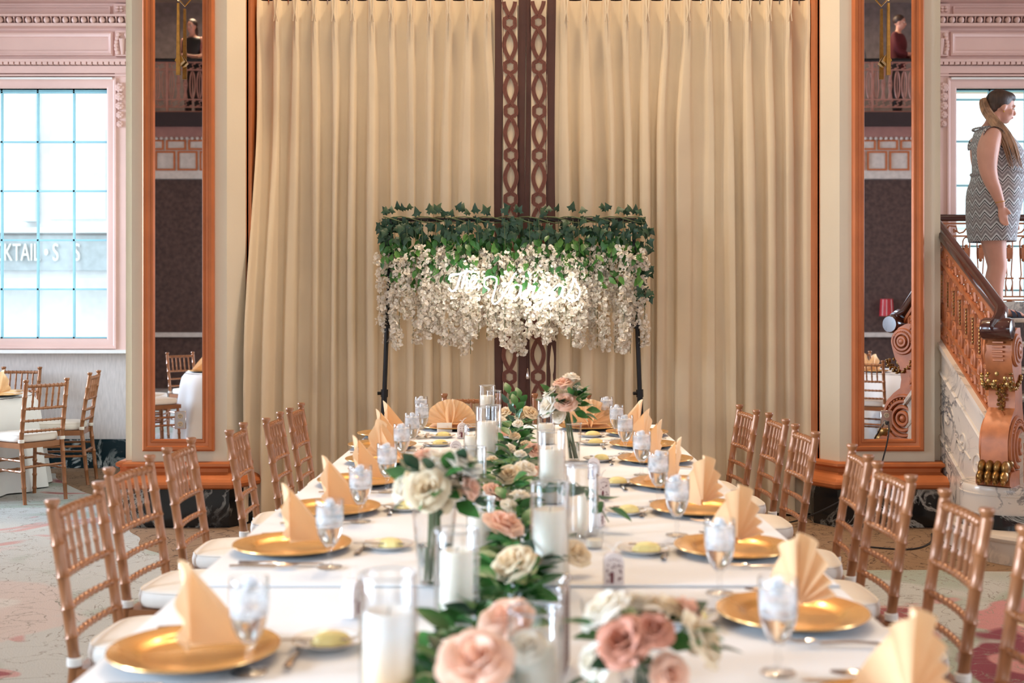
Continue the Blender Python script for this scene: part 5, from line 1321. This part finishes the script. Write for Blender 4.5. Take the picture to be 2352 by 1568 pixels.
# ---------------------------------------------------------------- roses, foliage, bouquets, garland
def rose_mesh(name, m, s=.042, open_=1.0, seed=0):
    rr = random.Random(seed); b = MB()
    layers = [(3, .14, .20, 1.08), (3, .28, .36, 1.08), (4, .44, .54, 1.02), (5, .62, .76, .94), (5, .78, .98*open_, .80), (6, .86, 1.20*open_, .58)]
    for li, (n, r0, r1, h) in enumerate(layers):
        ph = rr.uniform(0, 6.28)
        for k in range(n):
            a0 = ph+2*PI*k/n; wd = 2*PI/n*.66; jr = rr.uniform(.92, 1.10); jh = rr.uniform(.92, 1.05)
            def fn(u, v):
                w = (u-.5)*2; a = a0+w*wd*(.50+.50*v**.6)
                lip = max(0, v-.72)/.28
                r = s*jr*(r0*.5+(r1-r0*.5)*v**1.1)*(1-.13*w*w*v)+s*(.05+.035*li)*lip*lip*(1 if li > 1 else .2)
                z = s*(-.35+(h*jh+.35)*v**.7*(1-.26*w*w*v))-s*.06*li*lip*lip
                return (r*math.cos(a), r*math.sin(a), z)
            b.grid(fn, 6, 6)
    b.ball((0, 0, -.2*s), (s*.5, s*.5, s*.35), 10, 6)
    return b.mesh(name, m, 80)
def bloom_mesh(name, m, s=.034, seed=0):
    """loose ruffled bloom"""
    rr = random.Random(seed); b = MB()
    for li, (n, r1, h) in enumerate(((4, .35, .7), (5, .65, .6), (7, 1.0, .35), (8, 1.2, .08))):
        for k in range(n):
            a0 = rr.uniform(0, .5)+2*PI*k/n+li*.4; wd = 2*PI/n*.7
            def fn(u, v):
                w = (u-.5)*2; a = a0+w*wd*(.4+.6*v); r = s*(.08+r1*v)*(1-.06*w*w)
                return (r*math.cos(a), r*math.sin(a), s*h*v**.7+s*.08*math.sin(5*w+li)*v-s*.15*v*v)
            b.grid(fn, 4, 3)
    b.ball((0, 0, 0), (s*.4, s*.4, s*.35), 8, 6)
    return b.mesh(name, m, 80)
M['petal_rust'] = pm('rust_petals', (.52, .20, .12), .6, var=.2, scale=25, sss=.1)
RO = {k: [rose_mesh('rose', M[m_], .034, 1.0, i), rose_mesh('rose', M[m_], .030, .85, i+7)] for i, (k, m_) in enumerate((('w', 'petal_white'), ('c', 'petal_cream'), ('p', 'petal_peach'), ('r', 'petal_rust')))}
BLM = {k: bloom_mesh('bloom', M[m_], .028, 3) for k, m_ in (('w', 'petal_white'), ('c', 'petal_cream'), ('p', 'petal_peach'))}
RUS = [leaf_mesh('ruscus_leaf', M['green'], .082, .022, .25), leaf_mesh('ruscus_leaf', M['green_dark'], .074, .019, .2), leaf_mesh('ruscus_leaf', M['green'], .066, .020, .3)]
def orient(d):
    """matrix whose Z points along d"""
    return V(d).to_track_quat('Z', 'Y').to_matrix().to_4x4()
def leaf_rot(d, roll):
    return V(d).to_track_quat('Y', 'Z').to_matrix().to_4x4() @ Matrix.Rotation(roll, 4, 'Y')
ga = tag(empty('table_garland', (0, 0, T0)), 'green leaf garland with cream and peach roses down the middle of the table', 'garland')
path = [pix(px, py, .78) for px, py in ((1185, 972), (1180, 1000), (1178, 1040), (1180, 1075), (1165, 1120), (1175, 1170), (1190, 1225), (1195, 1290), (1190, 1350), (1130, 1430), (1075, 1520), (1040, 1600))]
path = [(*p, .03) for p in path]
ps = spline(path, 8)
MB().tube([(x, y, .018) for x, y, z in ps], .006, 6).build('stem', M['stem'], ga)
rl = random.Random(11)
for i in range(300):
    k = rl.random()**1.0; q = ps[min(len(ps)-1, int(k*len(ps)))]
    a = rl.uniform(0, 2*PI); rad = rl.uniform(.0, .065)
    d = V((math.cos(a), math.sin(a), rl.uniform(-.1, 1.0))); p = V((q[0]+rad*math.cos(a), q[1]+rad*math.sin(a), rl.uniform(.015, .085)))
    inst(rl.choice(RUS), 'leaf', ga, Matrix.Translation(p) @ leaf_rot(d, rl.uniform(-.9, .9)))
und = MB(); lv_ = [v.co for v in RUS[1].vertices]; lf_ = [tuple(p.vertices) for p in RUS[1].polygons]
for i in range(420):
    q = ps[min(len(ps)-1, int(rl.random()**.85*len(ps)))]; a = rl.uniform(0, 2*PI); rad = rl.uniform(0, .07)
    d = V((math.cos(a), math.sin(a), rl.uniform(-.1, .7)))
    und.add(lv_, lf_, Matrix.Translation((q[0]+rad*math.cos(a), q[1]+rad*math.sin(a), rl.uniform(.012, .06))) @ leaf_rot(d, rl.uniform(-.9, .9)))
tag(und.build('under_leaves', M['green'], ga, 80), kind='stuff')
# upright sprigs at the far end
for x0, y0, h in ((-.06, 6.55, .22), (.0, 6.7, .17), (-.02, 6.3, .16)):
    MB().tube([(x0, y0, .02), (x0-.01, y0-.02, h)], .002, 5).build('sprig', M['stem'], ga)
    for k in range(7): inst(RUS[k % 3], 'leaf', ga, Matrix.Translation((x0-.008*k/7, y0-.02*k/7, .05+h*k/8)) @ leaf_rot((math.cos(k*2.4), math.sin(k*2.4)*.5, 1.0), k))
FL = [(1095, 1530, 'p', 0, .92, 1.25), (1165, 1432, 'p', 0, .86, 1.15), (1215, 1490, 'w', 1, .85, 1), (945, 1478, 'p', 1, .80, .8), (1020, 1500, 'w', 1, .81, .8), (1182, 1300, 'c', 0, .85, 1.2), (1320, 1275, 'c', 0, .80, 1.0), (1225, 1292, 'p', 1, .82, .7), (1155, 1212, 'p', 0, .86, 1.25),
      (1192, 1138, 'w', 2, .83, 1.1), (1172, 1162, 'w', 2, .82, 1.0), (1135, 1135, 'p', 0, .83, 1.0), (1200, 1150, 'p', 1, .81, .7), (1170, 1092, 'c', 0, .83, 1.0), (1206, 1080, 'w', 0, .84, 1.0), (1228, 1085, 'p', 1, .82, .9), (1225, 1035, 'p', 0, .82, .9), (1212, 1022, 'c', 2, .83, 1.0), (1170, 1030, 'w', 2, .82, .9),
      (1160, 992, 'p', 2, .83, 1.0), (1183, 1004, 'c', 1, .83, .8), (1160, 950, 'c', 0, .87, 1.0), (1195, 955, 'c', 2, .87, 1.0), (1218, 950, 'c', 0, .88, 1.0), (1150, 965, 'w', 2, .85, 1.0), (1190, 975, 'w', 1, .85, .8), (1195, 1046, 'w', 1, .83, .8), (1130, 1060, 'c', 1, .80, .8), (1140, 1090, 'w', 1, .80, .7)]
for px, py, k, kind, z, s in FL:
    x, y = pix(px, py, z); d = V((rl.uniform(-.5, .5), rl.uniform(-.9, -.1), 1))
    me = BLM[k] if kind == 2 else RO[k][kind]
    inst(me, 'bloom' if kind == 2 else 'rose', ga, Matrix.Translation((x, y, z-T0)) @ orient(d) @ Matrix.Rotation(rl.uniform(0, 6), 4, 'Z') @ Matrix.Scale(s, 4))
def bouquet(x, y, zc, rad, label, vlabel, fl, vase=None, nleaf=26, seed=0, tall=0):
    e = tag(empty('bouquet', (x, y, zc)), label, 'flowers'); rb = random.Random(seed)
    for (dx, dy, dz, k, kind, s) in fl:
        me = BLM[k] if kind == 2 else RO[k][kind]; d = V((dx*1.2, dy*.9-.15, max(.25, dz+.55)))
        inst(me, 'bloom' if kind == 2 else 'rose', e, Matrix.Translation((dx*rad, dy*rad, dz*rad)) @ orient(d) @ Matrix.Rotation(rb.uniform(0, 6), 4, 'Z') @ Matrix.Scale(s, 4))
    for i in range(nleaf):
        a = rb.uniform(0, 2*PI); el = rb.uniform(-.5, .9); d = V((math.cos(a), math.sin(a)*.8, el)).normalized()
        inst(rb.choice(RUS), 'leaf', e, Matrix.Translation(d*rad*rb.uniform(.45, .95)) @ leaf_rot(d+V((rb.uniform(-.4, .4), rb.uniform(-.4, .4), .2)), rb.uniform(-1, 1)))
    sm = MB()
    zb = T0+.012-zc
    if vase:
        for q in range(9): a = q*.7; sm.tube([(.012*math.cos(a), .012*math.sin(a), -.02), (vase[0]*.45*math.cos(a+.6)+vase[3], vase[0]*.45*math.sin(a+.6), zb)], .003, 5)
        sm.build('stem', M['stem'], e)
        wv_ = MB()
        for q in range(8):
            a = q*.8; wv_.tube([(0, 0, 0), (.06*math.cos(a), .06*math.sin(a), .02+.03*math.sin(q))], .004, 5)
        wv_.build('stalk', M['stem'], e)
        r0, r1, h, ox = vase
        v_ = tag(empty('flower_vase', (x+ox, y, T0)), vlabel, 'vase')
        MB().lathe([(0, .006), (r0-.004, .006), (r1-.003, h-.002), (r1, h), (r0, .003), (0, 0)], 32).build('glass_wall', M['glass'], v_, 40)
        MB().tube([(r1*math.cos(a), r1*math.sin(a), h) for a in [2*PI*k/32 for k in range(32)]], .0017, 5, closed=True).build('rim', M['rim_glass'], v_)
        MB().lathe([(0, .007), (r0-.005, .007), (r0+(r1-r0)*.5-.005, h*.5), (0, h*.5)], 28).build('water', M['water'], v_)
    else:
        for q in range(5): sm.tube([(0, 0, 0), (.03*math.cos(q), .03*math.sin(q), zb)], .003, 5)
        sm.build('stem', M['stem'], e)
    return e
bx_, by_ = -.22, 2.98
bouquet(bx_, by_, 1.005, .085, 'round bouquet of cream and white roses left of the garland', 'clear tapered vase under the cream rose bouquet left of the garland',
        [(-.15, -.75, -.05, 'c', 0, 1.25), (-.6, -.2, .35, 'c', 2, 1.1), (.0, .1, .75, 'w', 2, 1.4), (.7, .0, .55, 'w', 0, 1.25), (.55, -.45, .0, 'c', 2, 1.0), (1.0, -.3, -.05, 'p', 1, 1.0), (-.85, .2, -.1, 'w', 0, 1.0), (-.35, .3, .7, 'p', 1, 1.0), (.4, .6, .4, 'w', 2, 1.2), (.1, -.4, .5, 'w', 2, .9), (-.6, -.45, -.25, 'c', 2, .9), (.3, -.6, -.4, 'c', 1, .8)], (.040, .058, .20, .0), 34, 1)
bouquet(.205, 5.35, 1.0, .10, 'tall bouquet of pink and white roses near the far head of the table', 'cut glass vase under the far pink rose bouquet',
        [(-.05, -.7, .2, 'p', 0, 1.15), (-.15, -.1, 1.0, 'p', 0, 1.0), (-.7, -.3, .0, 'w', 0, 1.35), (.25, .1, 1.25, 'w', 0, .9), (-.75, .1, .65, 'w', 2, 1.2), (.45, -.2, .35, 'c', 2, 1.0), (.6, .2, .8, 'w', 2, .9), (-.35, -.4, -.35, 'w', 2, 1.1), (-.1, .3, .6, 'w', 2, 1.1), (-.3, .2, 1.15, 'c', 2, .9)], (.028, .036, .17, .035), 44, 2)
bouquet(.215, 2.06, .865, .105, 'blurred bouquet of rust and cream roses closest to the camera', 'low clear vase under the closest rose bouquet',
        [(-.35, -.5, .15, 'r', 0, 1.1), (-.55, .2, .45, 'w', 0, 1.15), (.85, -.2, .1, 'c', 0, 1.15), (.1, -.55, .35, 'r', 1, 1.0), (.45, .3, .55, 'c', 2, 1.2), (-.05, .4, .6, 'w', 2, 1.2), (-.75, -.3, -.2, 'w', 1, 1.1), (.3, -.6, -.3, 'p', 1, 1.1), (.2, .5, .3, 'w', 2, 1.1), (.75, .35, .45, 'p', 1, .9)], (.035, .05, .09, .0), 22, 3)
# spare greens trailing beside the right vases
tr = tag(empty('greenery_sprig', (*pix(1345, 1215, T0), T0)), 'trailing dark green sprig right of the tall candle vase', 'sprig')
MB().tube([(-.10, .12, .10), (-.03, .05, .14), (.03, .0, .10), (.07, -.04, .03)], .002, 5).build('stem', M['stem'], tr)
for k in range(13):
    t = k/12; p = V((-.10+.17*t, .12-.16*t, .10+.14*math.sin(PI*(t*.75+.1))*.4-.05*t)); inst(RUS[k % 3], 'leaf', tr, Matrix.Translation(p) @ leaf_rot((math.cos(k*2.1), math.sin(k*2.1), -.35), k))
# napkins and chargers on the round table by the window, and on the reflected tables
for i, (x, y, rz, lb) in enumerate(((-4.10, 9.25, 1.0, 'near'), (-4.22, 9.55, 2.2, 'far'), (-4.42, 9.0, .2, 'left'))):
    tag(place(PC(), x, y, .748, 0, 'gold charger plate on the round table by left window, %s one' % lb, 'charger plates on the window table'), None, 'plate')
    tag(place(PS(), x, y, .7555, rz, 'folded napkin on the round table by left window, %s one' % lb, 'napkins on the window table'), None, 'napkin')
for s, xx, nm in ((-1, -3.05, 'left'), (1, 4.15, 'right')):
    for k, (dx, dy, wh) in enumerate(((-.36, -.2, 'near'), (-.36, .22, 'far'), (-.02, .4, 'back'))):
        tag(place(PC(), xx+dx, 2.7+dy, .748, 0, 'gold charger on the reflected table in the %s mirror, %s one' % (nm, wh), 'charger plates in the mirrors'), None, 'plate')
        tag(place(PS(), xx+dx, 2.7+dy, .7555, k*1.1, 'folded napkin on the reflected table in the %s mirror, %s one' % (nm, wh), 'napkins in the mirrors'), None, 'napkin')
# black power cord from the right outlet down behind the chairs
c_ = MB(); c_.tube([tuple(p) for p in spline([(2.415, 7.765, .69), (2.41, 7.70, .66), (2.36, 7.62, .52), (2.28, 7.58, .36), (2.1, 7.6, .22), (1.9, 7.66, .10), (1.75, 7.8, .02), (1.5, 7.95, .006), (1.1, 8.0, .006)], 5)], .005, 6)
cc = c_.build('power_cord', M['black_under']); tag(cc, 'black power cord running from the right mirror outlet to the floor', 'cord')
MB().rbox((2.415, 7.755, .688), (.022, .028, .026), .004, 1).build('plug', M['black_under'], cc)
f_ = MB(); f_.tube([tuple(p) for p in spline([(2.0, 7.15, .006), (2.3, 7.02, .006), (2.5, 7.2, .006), (2.62, 7.5, .006)], 5)], .005, 6); tag(f_.build('floor_cable', M['black_under']), 'thin black cable lying on the carpet by the right column', 'cable')
